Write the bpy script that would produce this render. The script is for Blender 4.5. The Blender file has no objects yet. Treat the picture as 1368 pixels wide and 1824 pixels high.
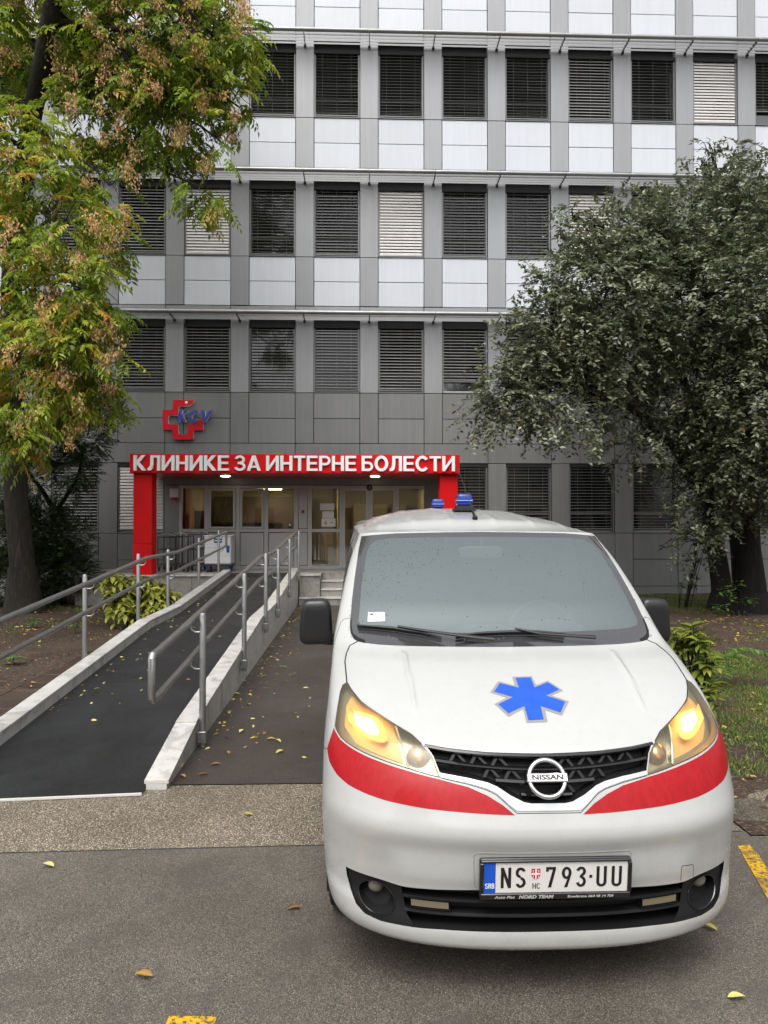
import bpy, bmesh, math, random
import numpy as np
from mathutils import Vector, Matrix
from mathutils.geometry import delaunay_2d_cdt

# ------------------------------------------------------------------ camera, sky, sun, exposure
scn = bpy.context.scene
C = scn.collection
R = math.radians
random.seed(7)
RNG = np.random.default_rng(11)
cam = bpy.data.cameras.new('camera')
camo = bpy.data.objects.new('camera', cam); C.objects.link(camo)
camo.location = (0, 0, 1.77)
camo.rotation_euler = (R(90.75), 0, R(-2.0))
cam.sensor_fit = 'VERTICAL'; cam.sensor_height = 24.0; cam.lens = 24.0 * 1370 / 1824
cam.clip_start = .05; cam.clip_end = 2000
scn.camera = camo
SUN_EL, SUN_AZ = R(58), R(196)      # azimuth measured from +Y towards +X: high behind the camera's left shoulder
w = bpy.data.worlds.new('World'); scn.world = w; w.use_nodes = True
nt = w.node_tree; bg = nt.nodes['Background']
sky = nt.nodes.new('ShaderNodeTexSky'); sky.sky_type = 'NISHITA'; sky.sun_disc = False
sky.sun_elevation = SUN_EL; sky.sun_rotation = SUN_AZ
sky.air_density = 1.0; sky.dust_density = 6.0; sky.ozone_density = 1.0
hs = nt.nodes.new('ShaderNodeHueSaturation'); hs.inputs['Saturation'].default_value = .16   # cloud cover greys the sky
nt.links.new(sky.outputs[0], hs.inputs['Color'])
nt.links.new(hs.outputs[0], bg.inputs[0]); bg.inputs[1].default_value = .15
sun = bpy.data.lights.new('sun', 'SUN'); sun.energy = .6; sun.angle = R(40); sun.color = (1, .97, .92)
suno = bpy.data.objects.new('sun', sun); C.objects.link(suno)
suno.rotation_euler = (R(90) - SUN_EL, 0, R(180) - SUN_AZ)
vs_ = scn.view_settings
vs_.view_transform = 'Standard'; vs_.look = 'None'; vs_.gamma = 1; vs_.use_curve_mapping = False
vs_.exposure = .68
scn.render.engine = 'CYCLES'
scn.cycles.max_bounces = 6; scn.cycles.diffuse_bounces = 3; scn.cycles.glossy_bounces = 4; scn.cycles.transmission_bounces = 4; scn.cycles.transparent_max_bounces = 10
scn.cycles.caustics_reflective = False; scn.cycles.caustics_refractive = False
scn.cycles.sample_clamp_indirect = 4
try:
    scn.cycles.use_denoising = True; scn.cycles.denoiser = 'OPENIMAGEDENOISE'
except Exception: pass

# ------------------------------------------------------------------ materials
MATS = {}
def N(nt, t, **kw):
    n = nt.nodes.new(t)
    for k, v in kw.items():
        if k.startswith('i_'): n.inputs[k[2:].replace('_', ' ')].default_value = v
        else: setattr(n, k, v)
    return n
def coords(nt, mode='Object'):
    return N(nt, 'ShaderNodeTexCoord').outputs[mode]
def noise(nt, vec, scale, detail=4, rough=.55, dist=0):
    n = N(nt, 'ShaderNodeTexNoise'); n.inputs['Scale'].default_value = scale; n.inputs['Detail'].default_value = detail
    n.inputs['Roughness'].default_value = rough; n.inputs['Distortion'].default_value = dist
    nt.links.new(vec, n.inputs['Vector']); return n.outputs['Fac']
def ramp(nt, fac, stops):
    n = N(nt, 'ShaderNodeValToRGB'); cr = n.color_ramp
    while len(cr.elements) < len(stops): cr.elements.new(.5)
    for e, (p, c) in zip(cr.elements, stops):
        e.position = p; e.color = (*c, 1) if len(c) == 3 else c
    nt.links.new(fac, n.inputs[0]); return n.outputs[0]
def mixc(nt, fac, a, b, mode='MIX'):
    n = N(nt, 'ShaderNodeMix', data_type='RGBA', blend_type=mode)
    for s, v in ((0, fac), (6, a), (7, b)):
        if isinstance(v, (int, float)): n.inputs[s].default_value = v
        elif isinstance(v, tuple): n.inputs[s].default_value = (*v, 1) if len(v) == 3 else v
        else: nt.links.new(v, n.inputs[s])
    return n.outputs[2]
def bump(nt, h, strength=.3, dist=.01):
    n = N(nt, 'ShaderNodeBump'); n.inputs['Strength'].default_value = strength; n.inputs['Distance'].default_value = dist
    nt.links.new(h, n.inputs['Height']); return n.outputs[0]
def mat(name, col=(.5, .5, .5), rough=.5, metal=0, spec=.5, coat=0, emis=None, var=0, vscale=3, bmp=0, bscale=60, world=False, alpha=1):
    m = bpy.data.materials.new(name); m.use_nodes = True; MATS[name] = m
    nt = m.node_tree; p = nt.nodes['Principled BSDF']
    p.inputs['Base Color'].default_value = (*col, 1); p.inputs['Roughness'].default_value = rough
    p.inputs['Metallic'].default_value = metal; p.inputs['Specular IOR Level'].default_value = spec
    p.inputs['Coat Weight'].default_value = coat; p.inputs['Coat Roughness'].default_value = .08
    if emis: p.inputs['Emission Color'].default_value = (*emis[0], 1); p.inputs['Emission Strength'].default_value = emis[1]
    if var or bmp:
        vec = N(nt, 'ShaderNodeNewGeometry').outputs['Position'] if world else coords(nt)
        if var:
            f = noise(nt, vec, vscale, 5, .6)
            lo = tuple(c * (1 - var) for c in col); hi = tuple(min(1, c * (1 + var)) for c in col)
            nt.links.new(ramp(nt, f, [(.3, lo), (.7, hi)]), p.inputs['Base Color'])
        if bmp: nt.links.new(bump(nt, noise(nt, vec, bscale, 3), bmp, .01), p.inputs['Normal'])
    return m
def P(m): return m.node_tree.nodes['Principled BSDF']

def clad(name, col, rough, metal, amp):
    m = mat(name, col, rough, metal=metal); nt = m.node_tree; p = P(m); g = N(nt, 'ShaderNodeNewGeometry').outputs['Position']
    mp = N(nt, 'ShaderNodeMapping'); mp.inputs['Scale'].default_value = (7, 7, .35); nt.links.new(g, mp.inputs[0])
    st_ = ramp(nt, noise(nt, mp.outputs[0], 1.5, 4, .65), [(.35, (1 - amp,) * 3), (.65, (1 + amp * .5,) * 3)])
    oi = N(nt, 'ShaderNodeObjectInfo'); rv = ramp(nt, oi.outputs['Random'], [(0, (1 - amp,) * 3), (1, (1 + amp,) * 3)])
    bg_ = ramp(nt, noise(nt, g, .8, 3), [(.35, (1 - amp * .6,) * 3), (.65, (1 + amp * .5,) * 3)])
    nt.links.new(mixc(nt, 1.0, mixc(nt, 1.0, mixc(nt, 1.0, col, st_, 'MULTIPLY'), rv, 'MULTIPLY'), bg_, 'MULTIPLY'), p.inputs['Base Color'])
clad('white_panel', (.595, .62, .665), .35, 0, .035)
clad('grey_clad', (.205, .207, .203), .40, .2, .07)
clad('pillar_clad', (.302, .308, .32), .40, .2, .05)  # paler than grey_clad: the stronger light on upper floors put into colour
mat('joint', (.012, .012, .013), .8)
mat('alu', (.50, .51, .52), .38, metal=.75, var=.06, vscale=8)
mat('louvre', (.17, .172, .176), .5, metal=.1, var=.05, vscale=3)
mat('rail_grey', (.20, .20, .205), .45, metal=.4)
mat('shade_tube', (.30, .30, .30), .4, metal=.6, var=.15, vscale=3)
mat('bracket', (.07, .07, .075), .5, metal=.4)
mat('frame_grey', (.42, .42, .425), .42, metal=.2)
mat('pane', (.030, .034, .037), .03, spec=1.0, coat=1.0)
mat('slat', (.22, .218, .212), .45, metal=.2, var=.1, vscale=2, world=True)
mat('slat_light', (.58, .56, .54), .5, var=.08, vscale=2, world=True)
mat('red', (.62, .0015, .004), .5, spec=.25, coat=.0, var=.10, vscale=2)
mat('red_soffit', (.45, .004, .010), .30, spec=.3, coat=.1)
mat('sign_white', (.90, .90, .90), .35)
mat('logo_red', (.66, .004, .02), .3, spec=.3, coat=.1)
mat('logo_blue', (.04, .06, .38), .35)
mat('steel', (.36, .36, .355), .36, metal=.85, var=.12, vscale=14, bmp=.04, bscale=200)
mat('steel_dark', (.055, .055, .058), .4, metal=.6)
mat('black_rubber', (.016, .016, .017), .55, bmp=.15, bscale=160)
mat('black_plastic', (.010, .010, .011), .55, spec=.3, bmp=.05, bscale=300)
mat('black_gloss', (.008, .008, .009), .12, coat=.4)
mat('chrome', (.75, .75, .76), .12, metal=1)
mat('silver_trim', (.62, .63, .64), .25, metal=.5)
mat('plate_white', (.72, .71, .68), .4)
mat('plate_black', (.01, .01, .01), .4)
mat('plate_blue', (.012, .09, .55), .35)
mat('crest_red', (.45, .01, .03), .4)
mat('frame_text', (.45, .45, .44), .4)
mat('star_blue', (.008, .08, .50), .28, coat=.3, var=.12, vscale=16)
mat('star_grey', (.25, .25, .25), .35)
mat('beacon_blue', (.006, .03, .26), .12, coat=.5)
mat('tyre', (.018, .018, .018), .75, bmp=.2, bscale=90)
mat('lobby_wall', (.52, .40, .22), .6, var=.1, vscale=2)
mat('lobby_floor', (.3, .27, .23), .3)
mat('lobby_dark', (.10, .06, .035), .5)
mat('lobby_red', (.3, .02, .02), .4)
mat('white_plastic', (.66, .67, .68), .4, var=.06, vscale=6)
mat('blue_plastic', (.02, .07, .28), .4)
mat('paper', (.75, .75, .73), .6)
mat('lamp_glow', (.9, .9, .7), .4, emis=((1, .93, .62), 6))
mat('lobby_glow', (.9, .9, .8), .4, emis=((1, .82, .5), 18))
mat('seat', (.06, .065, .07), .8)
mat('dash', (.10, .105, .11), .65, bmp=.1, bscale=120)
mat('wood_frame', (.25, .2, .1), .5)
mat('interior_grey', (.22, .235, .235), .7)

def thin_glass(name, tint, ior, rough=.02, tr=.9, drops=False, film=0, fcol=(.62, .72, .71)):
    m = bpy.data.materials.new(name); m.use_nodes = True; MATS[name] = m
    nt = m.node_tree; nt.nodes.remove(nt.nodes['Principled BSDF']); out = nt.nodes['Material Output']
    t = N(nt, 'ShaderNodeBsdfTransparent'); t.inputs[0].default_value = (tint[0] * tr, tint[1] * tr, tint[2] * tr, 1)
    g = N(nt, 'ShaderNodeBsdfGlossy'); g.inputs['Roughness'].default_value = rough; g.inputs[0].default_value = (*tint, 1)
    f = N(nt, 'ShaderNodeFresnel'); f.inputs[0].default_value = ior
    mx = N(nt, 'ShaderNodeMixShader')
    nt.links.new(f.outputs[0], mx.inputs[0]); nt.links.new(t.outputs[0], mx.inputs[1]); nt.links.new(g.outputs[0], mx.inputs[2])
    if drops:   # rain beads: small lens-like bumps on the glass
        vo = N(nt, 'ShaderNodeTexVoronoi'); vo.inputs['Scale'].default_value = 70; nt.links.new(coords(nt), vo.inputs['Vector'])
        h = ramp(nt, vo.outputs['Distance'], [(0, (1, 1, 1)), (.16, (0, 0, 0))])
        k = ramp(nt, noise(nt, coords(nt), 4, 3), [(.50, (0, 0, 0)), (.62, (1, 1, 1))])
        b = bump(nt, mixc(nt, 1.0, h, k, 'MULTIPLY'), .9, .006)
        nt.links.new(b, g.inputs['Normal']); nt.links.new(b, f.inputs['Normal'])
    if film:      # haze film: dirt, and on the windscreen reflected sky put into its colour
        df = N(nt, 'ShaderNodeBsdfDiffuse'); df.inputs[0].default_value = (*fcol, 1)
        m2 = N(nt, 'ShaderNodeMixShader'); m2.inputs[0].default_value = film; nt.links.new(mx.outputs[0], m2.inputs[1]); nt.links.new(df.outputs[0], m2.inputs[2]); mx = m2
    nt.links.new(mx.outputs[0], out.inputs[0]); return m
thin_glass('entrance_glass', (.92, .96, .95), 2.2, tr=.8)
thin_glass('windscreen', (.82, .93, .93), 3.6, tr=.88, film=.07)
thin_glass('side_glass', (.5, .55, .55), 1.7, tr=.3)
thin_glass('lens', (1, .95, .82), 1.5, rough=.06, tr=.95, film=.09, fcol=(.55, .50, .36))

def make_paint():
    m = mat('van_paint', (.46, .465, .455), .17, coat=.5); nt = m.node_tree; p = P(m)
    g = coords(nt)
    sep = N(nt, 'ShaderNodeSeparateXYZ'); nt.links.new(g, sep.inputs[0])
    low = ramp(nt, sep.outputs[2], [(.18, (1, 1, 1)), (.75, (.25, .25, .25))])
    f = ramp(nt, noise(nt, g, 22, 8, .7), [(.50, (0, 0, 0)), (.80, (1, 1, 1))])
    sp = ramp(nt, noise(nt, g, 120, 2, .5), [(.70, (0, 0, 0)), (.76, (1, 1, 1))])
    soft = ramp(nt, noise(nt, g, 3, 4), [(.4, (0, 0, 0)), (.75, (.5, .5, .5))])
    d = mixc(nt, 1.0, mixc(nt, 1.0, f, soft, 'ADD'), low, 'MULTIPLY')
    d = mixc(nt, .45, d, mixc(nt, 1.0, sp, low, 'MULTIPLY'), 'ADD')
    bw = N(nt, 'ShaderNodeMath', operation='MULTIPLY'); bw.inputs[1].default_value = .42; nt.links.new(d, bw.inputs[0])
    nt.links.new(mixc(nt, bw.outputs[0], (.46, .465, .455), (.18, .165, .135)), p.inputs['Base Color'])
    rr = N(nt, 'ShaderNodeMapRange'); rr.inputs['To Min'].default_value = .2; rr.inputs['To Max'].default_value = .55
    nt.links.new(d, rr.inputs['Value']); nt.links.new(rr.outputs[0], p.inputs['Roughness'])
make_paint()
def make_stripe():
    m = mat('stripe_red', (.5, .003, .008), .35, spec=.3, coat=.15); nt = m.node_tree; p = P(m); g = coords(nt)
    mp = N(nt, 'ShaderNodeMapping'); mp.inputs['Scale'].default_value = (60, 60, 14); nt.links.new(g, mp.inputs[0])
    f = noise(nt, mp.outputs[0], 1.0, 5, .6)
    nt.links.new(ramp(nt, f, [(.35, (.33, .0015, .005)), (.62, (.39, .005, .010))]), p.inputs['Base Color'])
make_stripe()

def ground_mat(name, base, stones, sc, wet, contrast=.5, bmp=.5, patch=None):
    """asphalt-like: stones seen through binder; wet = darker, smoother patches"""
    m = bpy.data.materials.new(name); m.use_nodes = True; MATS[name] = m
    nt = m.node_tree; p = P(m); g = N(nt, 'ShaderNodeNewGeometry').outputs['Position']
    vo = N(nt, 'ShaderNodeTexVoronoi', voronoi_dimensions='2D'); vo.inputs['Scale'].default_value = sc; nt.links.new(g, vo.inputs['Vector'])
    cs = N(nt, 'ShaderNodeSeparateColor'); nt.links.new(vo.outputs['Color'], cs.inputs[0])
    stone = ramp(nt, cs.outputs[0], [(0, tuple(c * .45 for c in stones)), (.55, stones), (.88, tuple(min(1, c * 1.8) for c in stones)), (1, tuple(min(1, c * 2.7) for c in stones))])
    edge = ramp(nt, vo.outputs['Distance'], [(.25, (1, 1, 1)), (.55, (0, 0, 0))])
    show = ramp(nt, cs.outputs[1], [(.5 - contrast * .4, (0, 0, 0)), (.55 - contrast * .35, (1, 1, 1))])
    fac = mixc(nt, 1.0, edge, show, 'MULTIPLY')
    fine = ramp(nt, cs.outputs[2], [(0, tuple(c * .5 for c in base)), (1, tuple(c * 1.5 for c in base))])
    col = mixc(nt, fac, fine, stone)
    bn = noise(nt, g, .9, 5, .65)
    col = mixc(nt, 1.0, col, ramp(nt, bn, [(.32, (.70, .68, .66)), (.68, (1.12, 1.1, 1.08))]), 'MULTIPLY')
    if patch: col = mixc(nt, ramp(nt, noise(nt, g, 2.1, 4, .65, .6), [(.52, (0, 0, 0)), (.72, (.75, .75, .75))]), col, patch)
    nt.links.new(col, p.inputs['Base Color'])
    nt.links.new(ramp(nt, bn, [(.35, (wet[0],) * 3), (.7, (wet[1],) * 3)]), p.inputs['Roughness']); p.inputs['Specular IOR Level'].default_value = .45
    nt.links.new(bump(nt, fac, bmp, .004), p.inputs['Normal'])
    return m
ground_mat('asphalt', (.10, .089, .076), (.18, .16, .133), 210, (.30, .6), .30, .45, (.075, .066, .057))
ground_mat('aggregate', (.14, .118, .09), (.34, .295, .225), 105, (.35, .6), .85, .9)
ground_mat('walk_asphalt', (.044, .038, .034), (.085, .073, .063), 190, (.30, .55), .25, .4, (.055, .038, .030))
ground_mat('rubber_mat', (.014, .0155, .017), (.027, .029, .031), 210, (.36, .6), .3, .4, (.024, .026, .028))
ground_mat('soil', (.046, .030, .020), (.085, .055, .036), 38, (.7, .9), .5, 1.0, (.030, .019, .013))
ground_mat('path_slab', (.055, .040, .030), (.085, .064, .05), 120, (.3, .5), .25, .3, (.04, .028, .02))
ground_mat('old_concrete', (.095, .08, .063), (.15, .13, .10), 80, (.5, .8), .5, .7, (.06, .045, .034))
ground_mat('terrain', (.05, .045, .03), (.08, .075, .05), 20, (.8, .95), .5, .5)
def make_yellow():
    m = mat('yellow_paint', (.65, .40, .02), .55); nt = m.node_tree; p = P(m); g = N(nt, 'ShaderNodeNewGeometry').outputs['Position']
    f = ramp(nt, noise(nt, g, 55, 6, .75), [(.42, (0, 0, 0)), (.50, (1, 1, 1))])
    f2 = ramp(nt, noise(nt, g, 5, 4, .7), [(.30, (0, 0, 0)), (.5, (1, 1, 1))])
    nt.links.new(mixc(nt, mixc(nt, 1.0, f, f2, 'MULTIPLY'), (.055, .05, .045), (.62, .36, .012)), p.inputs['Base Color'])
make_yellow()
def make_marble(name, base, dark, stain):
    m = mat(name, base, .35); nt = m.node_tree; p = P(m); g = N(nt, 'ShaderNodeNewGeometry').outputs['Position']
    f = ramp(nt, noise(nt, g, 3.2, 9, .68, 1.6), [(.36, dark), (.5, base), (.7, tuple(min(1, c * 1.12) for c in base))])
    s = ramp(nt, noise(nt, g, 5, 7, .7), [(.52, (0, 0, 0)), (.75, (.7, .7, .7))])
    nt.links.new(mixc(nt, s, f, stain), p.inputs['Base Color'])
make_marble('marble', (.56, .55, .52), (.34, .33, .32), (.36, .33, .27))
make_marble('marble_dark', (.29, .275, .25), (.18, .17, .155), (.18, .16, .125))
def make_bark(name, a, b, moss):
    m = mat(name, a, .9); nt = m.node_tree; p = P(m); g = coords(nt)
    mp = N(nt, 'ShaderNodeMapping'); mp.inputs['Scale'].default_value = (9, 9, 1.6); nt.links.new(g, mp.inputs[0])
    f = noise(nt, mp.outputs[0], 1.6, 8, .7, .5)
    c = ramp(nt, f, [(.34, tuple(x * .3 for x in a)), (.5, a), (.68, b)])
    k = ramp(nt, noise(nt, g, 1.2, 4), [(.45, (0, 0, 0)), (.65, (.7, .7, .7))])
    nt.links.new(mixc(nt, k, c, moss), p.inputs['Base Color'])
    nt.links.new(bump(nt, f, 1.0, .06), p.inputs['Normal'])
make_bark('bark', (.020, .015, .011), (.058, .042, .030), (.022, .022, .009))
make_bark('bark_dark', (.009, .008, .007), (.022, .019, .015), (.010, .011, .006))

def leaf_mat(name, stops, rough=.45, trans=.3, spec=.4):
    """per-leaf tint from the 'tint' attribute; thin leaves let some light through"""
    m = bpy.data.materials.new(name); m.use_nodes = True; MATS[name] = m
    nt = m.node_tree; p = P(m); out = nt.nodes['Material Output']
    a = N(nt, 'ShaderNodeAttribute', attribute_name='tint')
    c = ramp(nt, a.outputs['Fac'], stops); nt.links.new(c, p.inputs['Base Color'])
    p.inputs['Roughness'].default_value = rough; p.inputs['Specular IOR Level'].default_value = spec
    t = N(nt, 'ShaderNodeBsdfTranslucent'); nt.links.new(c, t.inputs[0])
    mx = N(nt, 'ShaderNodeMixShader'); mx.inputs[0].default_value = trans
    nt.links.new(p.outputs[0], mx.inputs[1]); nt.links.new(t.outputs[0], mx.inputs[2]); nt.links.new(mx.outputs[0], out.inputs[0])
    return m
leaf_mat('ash_leaf', [(0, (.085, .13, .018)), (.4, (.19, .28, .030)), (.75, (.38, .46, .05)), (.93, (.56, .48, .08)), (1, (.56, .30, .07))], trans=.5)
leaf_mat('seed', [(0, (.38, .20, .075)), (.5, (.60, .37, .16)), (1, (.74, .54, .29))], .7, .3)
leaf_mat('plum_leaf', [(0, (.058, .072, .034)), (.5, (.140, .162, .085)), (.9, (.27, .295, .18)), (1, (.20, .135, .06))], .36, .3, .85)
leaf_mat('yew_leaf', [(0, (.014, .024, .009)), (.6, (.032, .055, .018)), (1, (.075, .11, .03))], .5, .1)
leaf_mat('aucuba_leaf', [(0, (.09, .13, .02)), (.4, (.24, .27, .035)), (.8, (.42, .42, .07)), (1, (.52, .50, .14))], .32, .2)
leaf_mat('green_leaf', [(0, (.03, .075, .015)), (.6, (.07, .15, .025)), (1, (.16, .24, .05))], .45, .25)
leaf_mat('grass', [(0, (.08, .14, .025)), (.6, (.17, .26, .045)), (1, (.32, .32, .10))], .6, .25)
leaf_mat('fallen', [(0, (.16, .06, .02)), (.3, (.34, .16, .04)), (.6, (.55, .42, .07)), (1, (.62, .58, .22))], .5, .1)

# ------------------------------------------------------------------ mesh helpers
class MB:
    def __init__(s): s.v = []; s.f = []; s.m = []
    def add(s, vs, fs, mi=0):
        b = len(s.v); s.v += [tuple(map(float, v)) for v in vs]; s.f += [tuple(b + i for i in f) for f in fs]; s.m += [mi] * len(fs)
    def box(s, x0, y0, z0, x1, y1, z1, mi=0):
        s.add([(x0, y0, z0), (x1, y0, z0), (x1, y1, z0), (x0, y1, z0), (x0, y0, z1), (x1, y0, z1), (x1, y1, z1), (x0, y1, z1)],
              [(0, 3, 2, 1), (4, 5, 6, 7), (0, 1, 5, 4), (1, 2, 6, 5), (2, 3, 7, 6), (3, 0, 4, 7)], mi)
    def cbox(s, x0, y0, z0, x1, y1, z1, c=.004, mi=0):
        """box with chamfered edges"""
        bm = bmesh.new(); bmesh.ops.create_cube(bm, size=1)
        for v in bm.verts: v.co = Vector(((x0 + x1) / 2 + v.co.x * (x1 - x0), (y0 + y1) / 2 + v.co.y * (y1 - y0), (z0 + z1) / 2 + v.co.z * (z1 - z0)))
        bmesh.ops.bevel(bm, geom=list(bm.edges), offset=c, segments=1, affect='EDGES')
        s.bm(bm, mi)
    def bm(s, bm, mi=0, M=None):
        bm.verts.index_update()
        s.add([(M @ v.co if M else v.co)[:] for v in bm.verts], [[v.index for v in f.verts] for f in bm.faces], mi); bm.free()
    def tube(s, pts, r, n=10, cap=True, mi=0, sy=1.0):
        pts = [Vector(p) for p in pts]; rs = r if isinstance(r, (list, tuple)) else [r] * len(pts)
        t0 = (pts[1] - pts[0]).normalized(); up = Vector((0, 0, 1)) if abs(t0.z) < .9 else Vector((1, 0, 0))
        nrm = t0.cross(up).normalized(); vs = []; fs = []
        for i, p in enumerate(pts):
            a = pts[max(0, i - 1)]; b = pts[min(len(pts) - 1, i + 1)]; t = (b - a).normalized()
            nrm = (nrm - t * nrm.dot(t)).normalized(); bn = t.cross(nrm)
            for k in range(n):
                an = 2 * math.pi * k / n; vs.append(p + nrm * math.cos(an) * rs[i] + bn * math.sin(an) * rs[i] * sy)
        for i in range(len(pts) - 1):
            for k in range(n):
                a = i * n + k; b = i * n + (k + 1) % n; fs.append((a, b, b + n, a + n))
        if cap: fs.append(tuple(range(n - 1, -1, -1))); fs.append(tuple(range((len(pts) - 1) * n, len(pts) * n)))
        s.add(vs, fs, mi)
    def lathe(s, prof, M=None, n=32, mi=0):
        """prof: (r, h) pairs turned round +Z, then moved by M"""
        vs = []; fs = []
        for r_, h in prof:
            for k in range(n):
                a = 2 * math.pi * k / n; v = Vector((r_ * math.cos(a), r_ * math.sin(a), h)); vs.append(M @ v if M else v)
        for i in range(len(prof) - 1):
            for k in range(n):
                a = i * n + k; b = i * n + (k + 1) % n; fs.append((a, b, b + n, a + n))
        s.add(vs, fs, mi)
    def prism(s, poly, y0, y1, mi=0, side=None):
        """polygon in (x, z) pushed from y0 (front) to y1"""
        n = len(poly); vs = [(x, y0, z) for x, z in poly] + [(x, y1, z) for x, z in poly]
        s.add(vs, [tuple(range(n))], mi); s.add(vs, [tuple(range(2 * n - 1, n - 1, -1))], mi)
        s.add(vs, [(i, i + n, (i + 1) % n + n, (i + 1) % n) for i in range(n)], mi if side is None else side)
    def superq(s, c, rx, ry, rz, e=.35, n=24, m=14, mi=0, shape=None):
        pw = lambda a: math.copysign(abs(a) ** e, a); vs = []; fs = []
        for i in range(m + 1):
            la = -math.pi / 2 + math.pi * i / m
            for k in range(n):
                lo = 2 * math.pi * k / n
                p = Vector((rx * pw(math.cos(la)) * pw(math.cos(lo)), ry * pw(math.cos(la)) * pw(math.sin(lo)), rz * pw(math.sin(la))))
                if shape: p = shape(p)
                vs.append(p + Vector(c))
        for i in range(m):
            for k in range(n):
                a = i * n + k; b = i * n + (k + 1) % n; fs.append((a, b, b + n, a + n))
        s.add(vs, fs, mi)
    def mesh(s, name, mats, smooth=False):
        me = bpy.data.meshes.new(name); me.from_pydata(s.v, [], s.f)
        for m in (mats if isinstance(mats, (list, tuple)) else [mats]): me.materials.append(MATS[m])
        if isinstance(mats, (list, tuple)) and len(mats) > 1: me.polygons.foreach_set('material_index', s.m)
        me.validate(); me.update()
        if smooth: set_smooth(me)
        return me
    def build(s, name, mats, parent=None, smooth=False, loc=None):
        return link(name, s.mesh(name, mats, smooth), parent, loc)
def set_smooth(me, angle=40):
    me.polygons.foreach_set('use_smooth', [True] * len(me.polygons))
    try: me.set_sharp_from_angle(angle=R(angle))
    except Exception: pass
def link(name, data, parent=None, loc=None):
    o = bpy.data.objects.new(name, data); C.objects.link(o)
    if parent: o.parent = parent
    if loc: o.location = loc
    return o
def tag(o, label=None, cat=None, group=None, kind=None):
    if label: o['label'] = label
    if cat: o['category'] = cat
    if group: o['group'] = group
    if kind: o['kind'] = kind
    return o
def thing(name, label, cat, loc=(0, 0, 0), group=None, rz=0):
    o = bpy.data.objects.new(name, None); C.objects.link(o); o.location = loc; o.rotation_euler.z = rz
    o.empty_display_size = .2
    return tag(o, label, cat, group)
def struct(name, mb, m, smooth=False):
    return tag(mb.build(name, m, None, smooth), kind='structure')
def sheet(mb, poly, z, mi=0):
    mb.add([(x, y, z) for x, y in poly], [tuple(range(len(poly)))], mi)

def cdt_union(polys, eps=1e-5):
    """union of overlapping polygons -> (verts2d, triangles, boundary edges)"""
    vs = []; fs = []
    for p in polys:
        a = sum(p[i][0] * p[(i + 1) % len(p)][1] - p[(i + 1) % len(p)][0] * p[i][1] for i in range(len(p)))
        p = list(p) if a > 0 else list(p)[::-1]
        fs.append(list(range(len(vs), len(vs) + len(p)))); vs += [Vector(q) for q in p]
    ov, oe, of, _, _, orig = delaunay_2d_cdt(vs, [], fs, 0, eps)
    tri = [f for f, o in zip(of, orig) if o]
    cnt = {}
    for f in tri:
        for i in range(len(f)):
            cnt[(f[i], f[(i + 1) % len(f)])] = 1
    bd = [(a, b) for a, b in cnt if (b, a) not in cnt]
    return ov, tri, bd
def glyph_mesh(mb, polys, ox, oz, sx, sz, y0, y1, mi=0, side=None, shear=0):
    """union of strokes in (x, z), front face at y0 (towards -Y), back at y1"""
    ov, tri, bd = cdt_union(polys)
    f = lambda v, y: (ox + (v[0] + shear * v[1]) * sx, y, oz + v[1] * sz)
    mb.add([f(v, y0) for v in ov], [tuple(t) for t in tri], mi)
    n = len(ov)
    mb.add([f(v, y0) for v in ov] + [f(v, y1) for v in ov], [(b, a, a + n, b + n) for a, b in bd], mi if side is None else side)
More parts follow.
